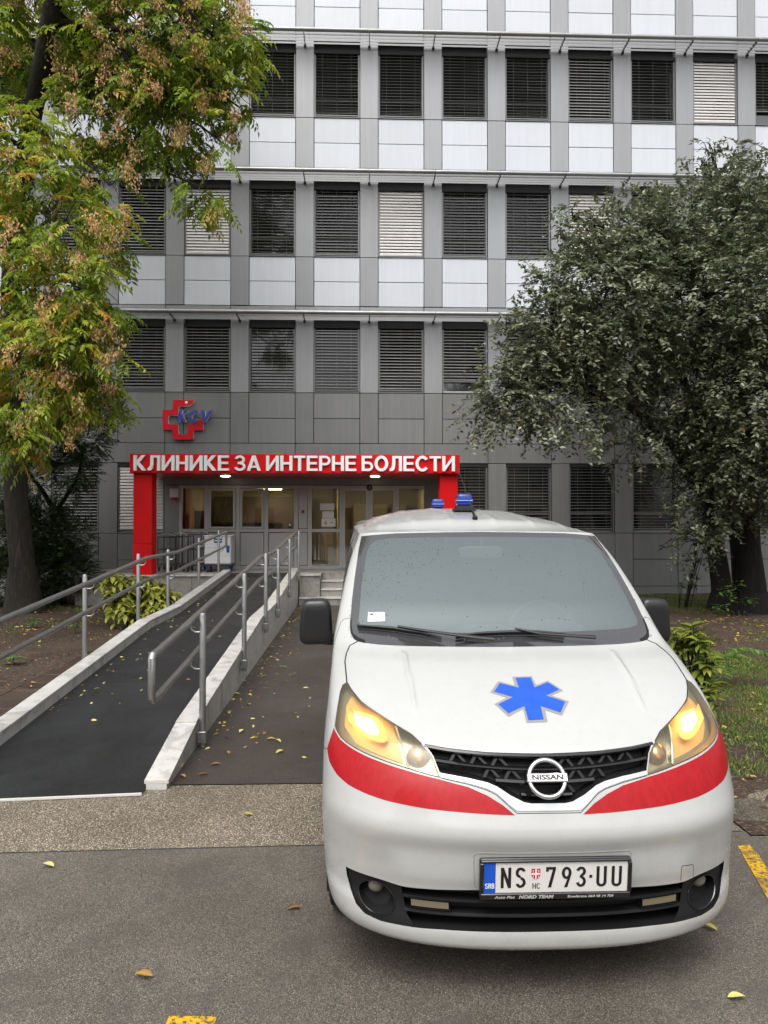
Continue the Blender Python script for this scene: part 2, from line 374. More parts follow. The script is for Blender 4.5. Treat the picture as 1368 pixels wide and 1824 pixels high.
# ---- stroke letters, unit height
def bar(x0, z0, x1, z1): return [(x0, z0), (x1, z0), (x1, z1), (x0, z1)]
def slant(xa, za, xb, zb, wd): return [(xa, za), (xa + wd, za), (xb + wd, zb), (xb, zb)]
def arcp(cx, cz, rx, rz, a0, a1, wd, n=14):
    o = []; i_ = []
    for k in range(n + 1):
        a = R(a0 + (a1 - a0) * k / n)
        o.append((cx + rx * math.cos(a), cz + rz * math.sin(a))); i_.append((cx + (rx - wd) * math.cos(a), cz + (rz - wd) * math.sin(a)))
    return o + i_[::-1]
def ring(cx, cz, rx, rz, wd, n=16):
    return [arcp(cx, cz, rx, rz, 0, 181, wd, n), arcp(cx, cz, rx, rz, 180, 361, wd, n)]
def letter(ch, s=.188):
    h = s * .82
    if ch == 'Н': return .74, [bar(0, 0, s, 1), bar(.74 - s, 0, .74, 1), bar(s - .01, .5 - h / 2, .75 - s, .5 + h / 2)]
    if ch == 'К': return .76, [bar(0, 0, s, 1), [(s - .01, .30), (.50, 1), (.745, 1), (s - .01, .51)][:4] if 0 else [(s - .01, .33), (s - .01, .62), (.47, 1), (.73, 1)], [(.30, .62), (.17, .44), (.51, 0), (.76, 0)]]
    if ch == 'И': return .78, [bar(0, 0, s, 1), bar(.78 - s, 0, .78, 1), [(s - .02, .02), (s - .02, .30), (.80 - s, .98), (.80 - s, .70)]]
    if ch == 'Л': return .76, [bar(.76 - s, 0, .76, 1), bar(.17, 1 - h, .77 - s, 1), [(.17, 1), (.17 + s, 1), (.17 + s * .98, .42), (.30, .12), (.20, .02), (.08, 0), (0, .01), (0, .16), (.09, .2), (.15, .36)]]
    if ch == 'Е': return .67, [bar(0, 0, s, 1), bar(s - .01, 0, .67, h), bar(s - .01, .43, .62, .43 + h), bar(s - .01, 1 - h, .66, 1)]
    if ch == 'З': return .68, [arcp(.33, .725, .31, .285, -88, 165, h, 12), arcp(.335, .285, .345, .295, -165, 88, h, 12), bar(.20, .44, .36, .585)]
    if ch == 'А': return .84, [[(0, 0), (s * 1.02, 0), (.52, 1), (.32, 1)], [(.84 - s * 1.02, 0), (.84, 0), (.52, 1), (.32, 1)], bar(.2, .2, .64, .2 + h * .9)]
    if ch == 'Т': return .70, [bar(.35 - s / 2, 0, .35 + s / 2, 1), bar(0, 1 - h, .70, 1)]
    if ch == 'Р': return .70, [bar(0, 0, s, 1), bar(s - .01, 1 - h, .42, 1), bar(s - .01, .37, .42, .37 + h), arcp(.40, .685, .30, .315, -90, 90, h, 12)]
    if ch == 'Б': return .71, [bar(0, 0, s, 1), bar(s - .01, 1 - h, .64, 1), bar(s - .01, 0, .42, h), bar(s - .01, .62 - h, .42, .62), arcp(.40, .31, .31, .31, -90, 90, h, 12)]
    if ch == 'О': return .84, ring(.42, .5, .42, .52, s)
    if ch == 'С': return .78, [arcp(.42, .5, .42, .52, 38, 322, s * .97, 22)]
    if ch == 'K': return .80, [bar(0, 0, s, 1), [(s - .01, .36), (s - .01, .62), (.50, 1), (.78, 1)], [(.32, .66), (.19, .50), (.53, 0), (.80, 0)]]
    if ch == 'C': return .84, [arcp(.44, .5, .44, .52, 38, 322, s * .97, 22)]
    if ch == 'V': return .84, [[(0, 1), (s * 1.05, 1), (.52, 0), (.32, 0)], [(.84 - s * 1.05, 1), (.84, 1), (.52, 0), (.32, 0)]]
    # narrow plate characters
    if ch == 'n': return .42, [bar(0, 0, .12, 1), bar(.30, 0, .42, 1), [(.0, .98), (.12, 1), (.42, .02), (.30, 0)]]
    if ch == 's': return .42, [arcp(.21, .74, .21, .26, 20, 270, .12, 12), arcp(.21, .26, .21, .26, -160, 90, .12, 12)]
    if ch == '7': return .40, [bar(0, .88, .40, 1), bar(0, .78, .10, 1), [(.28, .9), (.40, .9), (.22, 0), (.09, 0)]]
    if ch == '9': return .40, ring(.20, .70, .20, .30, .12, 12) + [[(.285, .55), (.40, .66), (.24, 0), (.11, 0)]]
    if ch == '3': return .40, [arcp(.19, .76, .20, .24, -88, 165, .12, 12), arcp(.195, .27, .205, .27, -165, 88, .12, 12), bar(.14, .46, .24, .58)]
    if ch == 'u': return .42, [bar(0, .22, .12, 1), bar(.30, .22, .42, 1), arcp(.21, .23, .21, .23, 180, 360, .12, 12)]
    if ch == '.': return .12, [bar(0, .44, .12, .58)]
    if ch == 'h': return .38, [bar(0, 0, .09, 1), bar(.29, 0, .38, 1), bar(.08, .46, .30, .55)]
    if ch == 'c': return .38, [arcp(.19, .26, .19, .26, 180, 340, .09, 10), arcp(.19, .74, .19, .26, 20, 180, .09, 10), bar(0, .25, .09, .75)]
    if ch == 'r': return .42, [bar(0, 0, .11, 1), bar(.1, .88, .25, 1), bar(.1, .44, .25, .56), arcp(.22, .72, .2, .28, -90, 90, .12, 10), [(.18, .5), (.30, .5), (.42, 0), (.29, 0)]]
    if ch == 'b': return .42, [bar(0, 0, .11, 1), bar(.1, .88, .24, 1), bar(.1, .45, .26, .57), bar(.1, 0, .24, .12), arcp(.21, .735, .19, .265, -90, 90, .12, 10), arcp(.22, .285, .21, .285, -90, 90, .12, 10)]
    return .3, []
def small_text(body, size, parent, name, matname, M, extrude=.0006, sx=1.0, offset=0.0, shear=0):
    cu = bpy.data.curves.new(name, 'FONT'); cu.body = body; cu.size = size; cu.extrude = extrude; cu.offset = offset
    cu.shear = shear; cu.align_x = 'CENTER'; cu.align_y = 'CENTER'; cu.resolution_u = 3
    t = bpy.data.objects.new(name, cu); C.objects.link(t); bpy.context.view_layer.update()
    me = bpy.data.meshes.new_from_object(t.evaluated_get(bpy.context.evaluated_depsgraph_get()))
    bpy.data.objects.remove(t); bpy.data.curves.remove(cu)
    me.transform(M @ Matrix.Diagonal((sx, 1, 1, 1))); me.materials.clear(); me.materials.append(MATS[matname])
    o = link(name, me, parent); return o
FRONT = Matrix(((1, 0, 0, 0), (0, 0, -1, 0), (0, 1, 0, 0), (0, 0, 0, 1)))   # text plane -> facing -Y

mat('lamp_house', (.30, .28, .22), .35, metal=.3)
mat('reflector', (.48, .46, .38), .28, metal=.6)
mat('amber_shell', (.85, .52, .20), .5, metal=.1)
mat('amber_glow', (1, .6, .1), .4, emis=((1, .60, .15), 60))
mat('inner_lamp', (.50, .36, .28), .25, metal=.6)
mat('small_bulb', (.6, .25, .08), .2)
mat('fog_glass', (.15, .14, .11), .12, coat=.5)
mat('strip_lamp', (.17, .145, .095), .25, coat=.2)
mat('frit', (.045, .045, .048), .08, spec=1.0, coat=1.0)
mat('drop', (.035, .042, .042), .06, spec=.5)
mat('mirror_plastic', (.014, .014, .015), .33, bmp=.12, bscale=90)
mat('wiper_black', (.007, .007, .007), .5)
mat('cab_mirror', (.25, .27, .26), .5)
mat('sticker', (.62, .74, .68), .4)
mat('beacon_band', (.35, .42, .6), .2)
mat('beige_render', (.42, .36, .27), .8, var=.1, vscale=1)
mat('green_stem', (.10, .16, .04), .6)
mat('recess_shade', (.33, .32, .30), .5)
mat('strip_light', (.6, .59, .56), .5)

# ================================================================== THE SETTING
D = 18.6                     # facade plane
g = MB(); sheet(g, [(-150, -150), (150, -150), (150, 150), (-150, 150)], -.06); struct('ground', g, 'terrain')
g = MB(); sheet(g, [(-60, -60), (60, -60), (60, 4.36), (2.2, 4.35), (-.11, 4.247), (-1.906, 4.203), (-60, 3.0)], 0); struct('road', g, 'asphalt')
g = MB(); sheet(g, [(-60, 3.0), (-1.906, 4.203), (-.11, 4.247), (2.2, 4.35), (3.2, 4.36), (3.2, 5.30), (2.25, 5.30), (-.175, 5.247), (-1.24, 5.25), (-1.42, 5.18), (-2.87, 5.02), (-60, 4.2)], -.004); struct('pavement_apron', g, 'aggregate')
g = MB(); sheet(g, [(-1.26, 5.25), (-.175, 5.247), (2.25, 5.30), (2.4, 16.6), (-1.26, 16.6)], .002); struct('walkway', g, 'walk_asphalt')
# dark tar joint between apron and road (a poured seam)
g = MB(); g.tube([(-6, 4.05, -.001), (-1.906, 4.205, -.001), (-.11, 4.249, -.001), (2.2, 4.352, -.001)], .009, 6, sy=.4); struct('tar_seam', g, 'black_rubber')
# yellow parking markings
g = MB(); sheet(g, [(1.60, 2.3), (1.67, 2.3), (2.13, 4.03), (2.145, 4.16), (2.075, 4.15)], .004); struct('road_marking', g, 'yellow_paint')
g = MB(); sheet(g, [(-.672, 2.80), (-.500, 2.79), (-.505, 1.2), (-.66, 1.2)], .004); struct('road_marking', g, 'yellow_paint')

def terrain_patch(name, m, x0, x1, y0, y1, nx, ny, amp, edge=.25, zc=.008, inside=None):
    vs = []; fs = []
    rng = np.random.default_rng(3); ph = rng.uniform(0, 6.28, 12)
    for j in range(ny + 1):
        for i in range(nx + 1):
            x = x0 + (x1 - x0) * i / nx; y = y0 + (y1 - y0) * j / ny
            e = min(1, min(x - x0, x1 - x, y - y0, y1 - y) / edge)
            h = sum(math.sin(x * (1.3 + k * 1.7) + ph[k]) * math.sin(y * (1.1 + k * 1.9) + ph[k + 6]) / (1 + k) for k in range(6))
            vs.append((x, y, zc + amp * (h + rng.uniform(-.35, .35)) * e))
    for j in range(ny):
        for i in range(nx):
            a = j * (nx + 1) + i; fs.append((a, a + 1, a + nx + 2, a + nx + 1))
    b = MB(); b.add(vs, fs); o = struct(name, b, m, True); return o
terrain_patch('planting_bed', 'soil', -30, -3.62, 5.5, D + .15, 150, 90, .022)
terrain_patch('planting_bed', 'soil', 2.22, 30, 4.28, D + .15, 150, 110, .024)
g = MB(); sheet(g, [(-3.62, 5.0), (-2.84, 5.0), (-2.84, 16.6), (-3.62, 16.6)], -.01); struct('path', g, 'joint')
pth = [o for o in C.objects if o.name == 'path'][0]
me = None
for j in range(29):            # brown path slabs beside the ramp
    for i in range(2):
        y0 = 5.02 + j * .4
        b = MB(); b.cbox(-3.615 + i * .39, y0, -.03, -3.232 + i * .39, y0 + .392, .008 + random.uniform(-.003, .003), .003)
        b.build('slab', 'path_slab', pth)
# broken old slabs at the edge of the right bed
for poly, z in (([(2.26, 4.5), (2.62, 4.42), (2.75, 4.62), (2.52, 4.86), (2.28, 4.80)], .008), ([(2.66, 4.32), (3.1, 4.25), (3.2, 4.5), (2.80, 4.58)], .014)):
    n = len(poly); b = MB(); b.add([(x, y, -.03) for x, y in poly] + [(x + random.uniform(-.01, .01), y, z + random.uniform(-.006, .006)) for x, y in poly],
        [tuple(range(n, 2 * n))] + [(i, (i + 1) % n, (i + 1) % n + n, i + n) for i in range(n)])
    o = b.build('broken_slab', 'old_concrete'); o['kind'] = 'structure'

# ------------------------------------------------------------------ landing, steps
LZ = .64
ld = MB(); ld.box(-6.0, 17.3, -.03, 3.6, D + .3, LZ - .03)
landing = struct('landing', ld, 'marble_dark')
def slabs(x0, x1, y0, y1, z0, z1, n, name='slab', m='marble_dark', par=None, gap=.004):
    for i in range(n):
        a = x0 + (x1 - x0) * i / n; b_ = x0 + (x1 - x0) * (i + 1) / n
        b = MB(); b.cbox(a + gap / 2, y0, z0, b_ - gap / 2, y1, z1, .003); b.build(name, m, par or landing)
# top paving with light nosing
slabs(-6.02, -2.92, 16.56, 17.3, LZ - .03, LZ, 5, m='marble'); slabs(-6.02, 3.6, 17.302, D + .1, LZ - .028, LZ - .001, 12)
slabs(-6.0, -2.92, 16.60, 16.64, -.02, LZ - .031, 5, 'facing_slab', 'marble_dark')
slabs(-1.24, -.80, 16.60, 17.3, -.02, LZ - .032, 1, 'facing_slab', 'marble_dark'); slabs(-1.26, -.78, 16.57, 17.3, LZ - .03, LZ, 1, m='marble')
slabs(2.35, 3.6, 16.60, 17.3, -.02, LZ, 2, 'facing_slab', 'marble_dark')
slabs(-2.9, -1.26, 16.62, 17.3, LZ - .04, LZ - .004, 1, 'threshold', 'rubber_mat')
stp = struct('steps', (lambda b: (b.box(-.79, 16.75, -.02, 2.34, 17.29, .3), b)[1])(MB()), 'marble_dark')
for k, (y0, x0) in enumerate(((16.40, -1.24), (16.70, -.795), (17.00, -.795))):
    z1 = .16 * (k + 1)
    for i in range(3):
        a = x0 + (2.345 - x0) * i / 3; b_ = x0 + (2.345 - x0) * (i + 1) / 3
        b = MB(); b.cbox(a + .002, y0 + .012, z1 - .165, b_ - .002, y0 + .16, z1 - .026, .002); b.build('riser', 'marble_dark', stp)
        b = MB(); b.cbox(a + .002, y0 - .012, z1 - .025, b_ - .002, y0 + .33, z1, .004); b.build('tread', 'marble', stp)

# ------------------------------------------------------------------ the ramp
XL0, XL1, XR0, XR1 = -2.86, -2.70, -1.41, -1.25
PROF = [(5.10, 0.0), (10.2, .37), (11.9, .37), (16.6, LZ - .005)]
def rz(y):
    for (a, za), (b, zb) in zip(PROF, PROF[1:]):
        if y <= b: return za + (zb - za) * (max(y, a) - a) / (b - a)
    return PROF[-1][1]
rampo = thing('access_ramp', 'long black rubber wheelchair ramp with white marble edges leading to the entrance', 'ramp', (-2.05, 5.1, 0))
b = MB(); n = 40; vs = []; fs = []
for i in range(n + 1):
    y = 5.06 + (16.62 - 5.06) * i / n
    for x in (XL1 - .01, XR0 + .01): vs.append((x + 2.05, y - 5.1 + (0.08 * (x + 1.4) if i == 0 else 0), rz(y) + .006))
for i in range(n): fs.append((2 * i, 2 * i + 1, 2 * i + 3, 2 * i + 2))
b.add(vs, fs); b.build('rubber_mat', 'rubber_mat', rampo)
b = MB(); b.box(0, 0, 0, 1.31, .022, .012); o = b.build('threshold_strip', 'strip_light', rampo); o.location = (XL1 + 2.05, -.165, 0); o.rotation_euler.z = R(5.2)
def curb(xa, xb, y0, y1, h, out, name_l):
    """one marble length: cap slab over facing slab, follows the slope"""
    for zlo, zhi, ia, ib, nm in ((-.09, -.024, xa + .012, xb - .012, 'edge_facing'), (-.022, 0, xa, xb, 'edge_cap')):
        ys = [y0 + .002, y1 - .002]; vs = []
        for y in ys:
            top = rz(y) + h(y)
            bot = -.02 if nm == 'edge_facing' else top + zlo
            vs += [(ia + 2.05, y - 5.1, bot), (ib + 2.05, y - 5.1, bot), (ib + 2.05, y - 5.1, top + zhi), (ia + 2.05, y - 5.1, top + zhi)]
        b = MB(); b.add(vs, [(0, 1, 2, 3), (7, 6, 5, 4), (0, 4, 5, 1), (1, 5, 6, 2), (2, 6, 7, 3), (3, 7, 4, 0)]); b.build(nm, 'marble', rampo)
        if nm == 'edge_facing':    # dark drip groove under the cap
            b = MB(); zz = [rz(y) + h(y) - .0235 for y in ys]
            for xx in (ia - .001, ib + .001):
                b.add([(xx + 2.05, ys[0] - 5.1, zz[0] - .008), (xx + 2.05, ys[1] - 5.1, zz[1] - .008), (xx + 2.05, ys[1] - 5.1, zz[1] + .002), (xx + 2.05, ys[0] - 5.1, zz[0] + .002)], [(0, 1, 2, 3)])
            b.build('groove', 'joint', rampo)
hR = lambda y: .05 + .09 * min(1, max(0, (y - 5.15) / 1.0)) if y < 6.05 else .15
hL = lambda y: .12
yR = [5.17, 6.05, 6.95, 8.1, 9.2, 10.2, 11.05, 11.9, 13.1, 14.3, 15.4, 16.58]
for a, c_ in zip(yR, yR[1:]): curb(XR0, XR1, a, c_, (lambda y, a=a: (.05 + .09 * min(1, max(0, (y - 5.15) / .9))) if a < 6 else .15), 1, 'r')
yL = [4.4, 5.6, 6.8, 8.0, 9.1, 10.2, 11.05, 11.9, 13.1, 14.3, 15.4, 16.58]
for a, c_ in zip(yL[1:], yL[2:]): curb(XL0, XL1, a, c_, hL, -1, 'l')

# ------------------------------------------------------------------ handrails
def railing(name, label, xpost, xrail, posts, yrail, side):
    t = thing(name, label, 'railing', (xpost, 5.1, 0))
    L = lambda x, y, z: (x - xpost, y - 5.1, z)
    def path(h):
        ys = [yrail[0]] + [p for p, _ in PROF if yrail[0] < p < yrail[1]] + [yrail[1]]
        ys = [y if y not in (10.2, 11.9) else y + .15 for y in ys]
        return [(y, rz(min(y, 16.6)) + h) for y in ys]
    for h, nm, r_ in ((.92, 'upper_handrail', .027), (.63, 'lower_handrail', .024)):
        b = MB(); b.tube([L(xrail, y, z) for y, z in path(h)], r_, 12); b.build(nm, 'steel', t, True)
    for e in (0, -1):
        (y, zt), (_, zb) = path(.92)[e], path(.63)[e]
        s = -.0 if e else 0
        b = MB(); b.tube([L(xrail, y, zt), L(xrail, y + (.028 if e else -.028), zt - .02), L(xrail, y + (.03 if e else -.03), (zt + zb) / 2), L(xrail, y + (.028 if e else -.028), zb + .02), L(xrail, y, zb)], .025, 12)
        b.build('end_bend', 'steel', t, True)
    for y in posts:
        b = MB(); z0 = max(0, rz(y) - .05) + (.0 if rz(y) < .1 else .0)
        b.tube([L(xpost, y, z0 - .02), L(xpost, y, rz(y) + .965), L(xpost, y, rz(y) + .98)], [.026, .026, .02], 12); p = b.build('post', 'steel', t, True)
        b = MB(); zf = max(0, rz(y) - .02) + .03; b.cbox(-.034, y - 5.1 - .04, zf - .045, .034, y - 5.1 + .04, zf + .045, .004); b.build('fixing_plate', 'steel', p)
        for h in (.92, .63):
            b = MB(); zz = rz(y) + h
            b.tube([L(xpost, y, zz - .09), L((xpost * .35 + xrail * .65), y, zz - .09), L(xrail, y, zz - .07), L(xrail, y, zz - .02)], .008, 8)
            b.build('rail_bracket', 'steel', p, True)
    return t
railing('handrail', 'steel handrail on the walkway side of the ramp, nearest the van', -1.215, -1.305, [6.12, 8.35, 10.3, 11.9, 13.9, 16.1], (4.98, 16.45), 1)
railing('handrail', 'steel handrail on the garden side of the ramp beside the tree', -2.895, -2.80, [5.7, 8.3, 10.3, 11.9, 14.2, 16.2], (4.8, 16.55), -1)

# ================================================================== THE CLINIC BUILDING
bld = thing('hospital_building', 'grey and white panelled clinic block with rows of shuttered windows', 'building', (0, D, 0))
def part(name, mb, m, par=bld, smooth=False): return mb.build(name, m, par, smooth)
PX, X0, WW = 1.5595, -1.049, 1.113            # bay pitch, first window, window width
KS = range(-8, 11)
wl = lambda k: X0 + PX * k
ENT = (-4.62, 2.06)                            # the entrance takes these ground-floor bays
XA, XB = wl(-8) - .4465, wl(10) + WW
ROWS = [('g', 1.525, 3.194), ('c', 4.92, 6.56), ('b', 8.22, 9.93), ('a', 11.62, 13.27), ('d', 14.95, 16.6)]
# backing wall behind the cladding (opening left for the lobby)
b = MB()
b.box(XA, .20, 0, -4.24, .5, 17.4); b.box(1.72, .20, 0, XB, .5, 17.4); b.box(-4.24, .20, 2.66, 1.72, .5, 17.4)
b.box(XA, .5, 2.66, XA + .3, 14, 17.4); b.box(XB - .3, .5, 0, XB, 14, 17.4); b.box(XA, .5, 17.2, XB, 14, 17.4)
part('wall', b, 'joint')
b = MB(); b.cbox(XA - .05, -.06, 17.15, XB + .05, .5, 17.5, .01); part('parapet', b, 'pillar_clad')
shared = {}
def panel(name, x0, x1, z0, z1, m, y0=0.0, dep=.05, jit=True):
    gp = .007
    wq, hq = round(x1 - x0 - 2 * gp, 4), round(z1 - z0 - 2 * gp, 4); key = (wq, hq, m, dep)
    if key not in shared:
        b = MB(); b.cbox(0, 0, 0, wq, dep, hq, .004); shared[key] = b.mesh(name, m)
    o = link(name, shared[key], bld, (x0 + gp, y0 + (random.uniform(-.002, .002) if jit else 0), z0 + gp)); return o
for k in KS:
    xa, xb = wl(k), wl(k) + WW; pa, pb = xa - (PX - WW), xa           # pillar left of the window
    ground_open = not (xa > ENT[0] - .01 and xb < ENT[1])
    # plinth + ground pillar
    if ground_open:
        for z0, z1 in ((0.0, .20), (.20, .86), (.86, 1.50)): panel('grey_panel', xa, xb, z0, z1, 'grey_clad')
    if ground_open and not (pa > -4.60 and pb < 1.7):
        panel('grey_panel', pa, pb, 0, .20, 'grey_clad'); panel('grey_panel', pa, pb, .20, 1.50, 'grey_clad'); panel('pillar_panel', pa, pb, 1.50, 3.194, 'grey_clad', dep=.21)
    panel('grey_panel', pa, xb, 3.194, 3.67, 'grey_clad', dep=.21)
    for z0, z1 in ((3.67, 4.27), (4.27, 4.893)): panel('grey_panel', xa, xb, z0, z1, 'grey_clad')
    panel('grey_panel', pa, pb, 3.67, 4.893, 'grey_clad')
    for (r, zs, zt), nxt in zip(ROWS[1:], ROWS[2:] + [(0, 17.15, 0)]):
        panel('pillar_panel', pa, pb, zs - .027, zt + .24, 'pillar_clad', dep=.21)
        top = nxt[1] - .025
        if r == 'd': continue
        base = zt + .44
        panel('band_panel', pa, xb, zt + .24, base, 'pillar_clad', y0=.015, dep=.19)
        panel('pillar_panel', pa, pb, base, top, 'pillar_clad')
        mid = (base + top) / 2
        panel('white_panel', xa, xb, base, mid, 'white_panel', y0=.012); panel('white_panel', xa, xb, mid, top, 'white_panel', y0=.012)
# the corner panel beside the entrance
panel('grey_panel', -4.62, -4.24, LZ, 1.50, 'grey_clad'); panel('grey_panel', -4.62, -4.24, 1.50, 2.66, 'grey_clad'); panel('grey_panel', -4.62, 2.06, 2.66, 3.194, 'grey_clad')
panel('grey_panel', 1.70, 2.06, LZ, 2.66, 'grey_clad')
# ---- windows with outside venetian blinds
def blind_mesh(kind, h, drop, row='c'):
    tilt = {'open': {'a': 25, 'b': 19, 'c': 11, 'g': 4, 'd': 30}[row], 'half': {'a': 46, 'b': 40, 'c': 33, 'g': 26, 'd': 45}[row], 'closed': 66}[kind]; b = MB(); p = .074; n_ = int((h - .13) * drop / p)
    for i in range(n_):
        z = h - .13 - i * p; tl = R(tilt + random.uniform(-2.5, 2.5)); cw = .040
        pts = [(-cw, 0), (-cw * .33, .006), (cw * .33, .006), (cw, 0)]
        L = []
        for (y, zz) in pts:
            L.append((y * math.cos(tl) - zz * math.sin(tl), -(-y) * math.sin(tl) + zz * math.cos(tl)))
        sag = random.uniform(-.003, .003)
        vs = [(.035, .062 + y, z + q) for y, q in L] + [(WW - .05, .062 + y, z + q + sag) for y, q in L]
        b.add(vs, [(j, j + 1, j + 5, j + 4) for j in range(3)])
    zb = h - .13 - n_ * p
    b.box(.035, .045, zb + .01, WW - .05, .08, zb + .035)
    for x in (.2, .55, .9): b.tube([(x, .02, h - .1), (x, .02, zb + .02)], .0022, 4)
    return b.mesh('blind', 'slat_light' if kind == 'closed' else 'slat')
def frame_mesh(h):
    b = MB(); y0, y1 = .11, .17; f = .05
    b.box(0, y0, 0, WW, y1, f); b.box(0, y0, h - f, WW, y1, h); b.box(0, y0, f, f, y1, h - f); b.box(WW - f, y0, f, WW, y1, h - f)
    b.box(f, y0 + .005, .44, WW - f, y1 - .002, .44 + f)
    return b.mesh('frame', 'frame_grey')
def rail_mesh(h):
    b = MB(); b.box(0, .035, .02, .027, .09, h - .1); return b.mesh('guide_rail', 'rail_grey')
def pane_mesh(h):
    b = MB(); b.box(.05, .135, .05, WW - .05, .145, h - .05); return b.mesh('pane', 'pane')
def sill_mesh():
    b = MB(); b.cbox(.002, -.012, -.022, WW - .002, .11, -.001, .003); return b.mesh('sill', 'rail_grey')
def head_mesh(h):
    b = MB(); b.box(.002, .02, h - .085, WW - .002, .11, h - .002); return b.mesh('blind_box', 'joint')
special = {('a', 6): ('closed', 1), ('b', -2): ('closed', 1), ('b', 1): ('closed', 1), ('b', 4): ('closed', 1), ('c', 2): ('half', .88), ('c', -3): ('half', 1), ('c', -2): ('half', 1),
           ('c', 0): ('open', 1), ('c', 1): ('half', 1), ('g', -3): ('closed', 1), ('g', -4): ('half', 1), ('g', 2): ('open', 1), ('b', -3): ('half', 1), ('a', 7): ('open', .8), ('c', -1): ('open', 1), ('b', 5): ('half', 1)}
cache = {}
for r, zs, zt in ROWS:
    h = zt - zs
    for k in KS:
        if r == 'g' and (wl(k) > ENT[0] - .01 and wl(k) + WW < ENT[1]): continue
        kind, drop = special.get((r, k), (random.choice(['open', 'open', 'open', 'open', 'half'] if r != 'c' else ['open', 'half', 'half']), 1))
        wdw = bpy.data.objects.new('window', None); C.objects.link(wdw); wdw.parent = bld; wdw.location = (wl(k), 0, zs)
        for nm, fn, key in (('frame', lambda: frame_mesh(h), ('f', r)), ('pane', lambda: pane_mesh(h), ('p', r)), ('guide_rail', lambda: rail_mesh(h), ('r', r)), ('sill', sill_mesh, 's'), ('blind_box', lambda: head_mesh(h), ('h', r))):
            if key not in cache: cache[key] = fn()
            link(nm, cache[key], wdw, (.003, 0, 0) if nm == 'guide_rail' else None)
            if nm == 'guide_rail': link(nm, cache[key], wdw, (WW - .042, 0, 0))
        key = (kind, drop, r, k % 3)
        if key not in cache: cache[key] = blind_mesh(kind, h, drop, r)
        bo = link('blind', cache[key], wdw); bo['kind'] = 'stuff'
# ---- sunshade ledges over each row
for (r, zs, zt) in ROWS[1:4]:
    z = zt + .10
    sh = bpy.data.objects.new('sunshade', None); C.objects.link(sh); sh.parent = bld; sh.location = (0, 0, z)
    for k in KS:
        xa = wl(k) - .22; xb = xa + PX
        key = ('tube',)
        if key not in cache:
            b = MB(); b.tube([(.004, -.52, .045), (PX - .004, -.52, .045)], .05, 10); cache[key] = b.mesh('front_tube', 'shade_tube', True)
            for q in range(4):
                b = MB(); y = -.42 + q * .115
                vs = []
                for x in (.012, PX - .012): vs += [(x, y - .010, -.026), (x, y - .002, -.026), (x, y + .012, .026), (x, y + .004, .026)]
                b.add(vs, [(0, 1, 5, 4), (1, 2, 6, 5), (2, 3, 7, 6), (3, 0, 4, 7), (0, 3, 2, 1), (4, 5, 6, 7)]); cache[('sl', q)] = b.mesh('louvre', 'louvre')
            b = MB(); b.box(-.008, -.50, -.03, .008, .02, .035); b.box(-.03, -.05, -.06, .03, .02, -.02); cache['br'] = b.mesh('bracket', 'bracket')
        link('front_tube', cache[key], sh, (xa, 0, 0))
        for q in range(4): link('louvre', cache[('sl', q)], sh, (xa, 0, 0))
        link('bracket', cache['br'], sh, (xa, 0, 0))

# ------------------------------------------------------------------ wall logo: red snake cross with blue letters
lg = thing('wall_logo', 'red snake-shaped cross with blue KCV letters on the grey wall', 'logo', (-4.637, D, 4.693))
u_ = .001092; lp = lambda L: [((x - 148) * u_, -(y - 158) * u_) for x, y in L]
def rounded(poly, r_, n=4):
    out = []
    for i, p in enumerate(poly):
        a, q, c_ = Vector(poly[i - 1]), Vector(p), Vector(poly[(i + 1) % len(poly)])
        d0, d1 = (a - q), (c_ - q); rr = min(r_, d0.length * .45, d1.length * .45)
        p0, p1 = q + d0.normalized() * rr, q + d1.normalized() * rr
        for k in range(n + 1):
            t = k / n; v = p0 * (1 - t) ** 2 + q * 2 * t * (1 - t) + p1 * t * t; out.append((v.x, v.y))
    return out
snake = lp([(845, 165), (800, 235), (740, 285), (690, 297), (490, 297), (490, 505), (265, 505), (265, 700), (485, 700), (485, 915), (690, 915), (690, 692), (900, 692), (955, 590), (1020, 540), (1030, 822), (815, 822), (815, 1030), (365, 1030), (362, 818), (148, 815), (148, 378), (365, 375), (370, 160)])
b = MB(); glyph_mesh(b, [rounded(snake, .05)], 0, 0, 1, 1, -.11, -.01, 0, 1); b.build('cross', ['logo_red', 'sign_white'], lg)
b = MB(); b.lathe([(0, .004), (.03, .004), (.035, 0)], Matrix.Translation(((660 - 148) * u_, -.1105, -(218 - 158) * u_)) @ Matrix.Rotation(R(90), 4, 'X'), 18); b.build('snake_eye', 'sign_white', lg)
for ch, x, sxl_, shr in (('K', 465, .281, .25), ('C', 715, .262, .22), ('V', 949, .306, .20)):
    wd, ps = letter(ch, .25); b = MB()
    glyph_mesh(b, ps, (x - 148) * u_, -(655 - 158) * u_, sxl_, (655 - 402) * u_, -.20, -.08, 0, 1, shear=shr)
    b.build('letter', ['logo_blue', 'sign_white'], lg)
b = MB()
for x, z in ((.15, -.4), (.5, -.12), (.5, -.85), (.62, -.42), (.9, -.42), (1.1, -.42)): b.box(x - .012, -.09, z - .012, x + .012, .0, z + .012)
b.build('standoff', 'alu', lg)

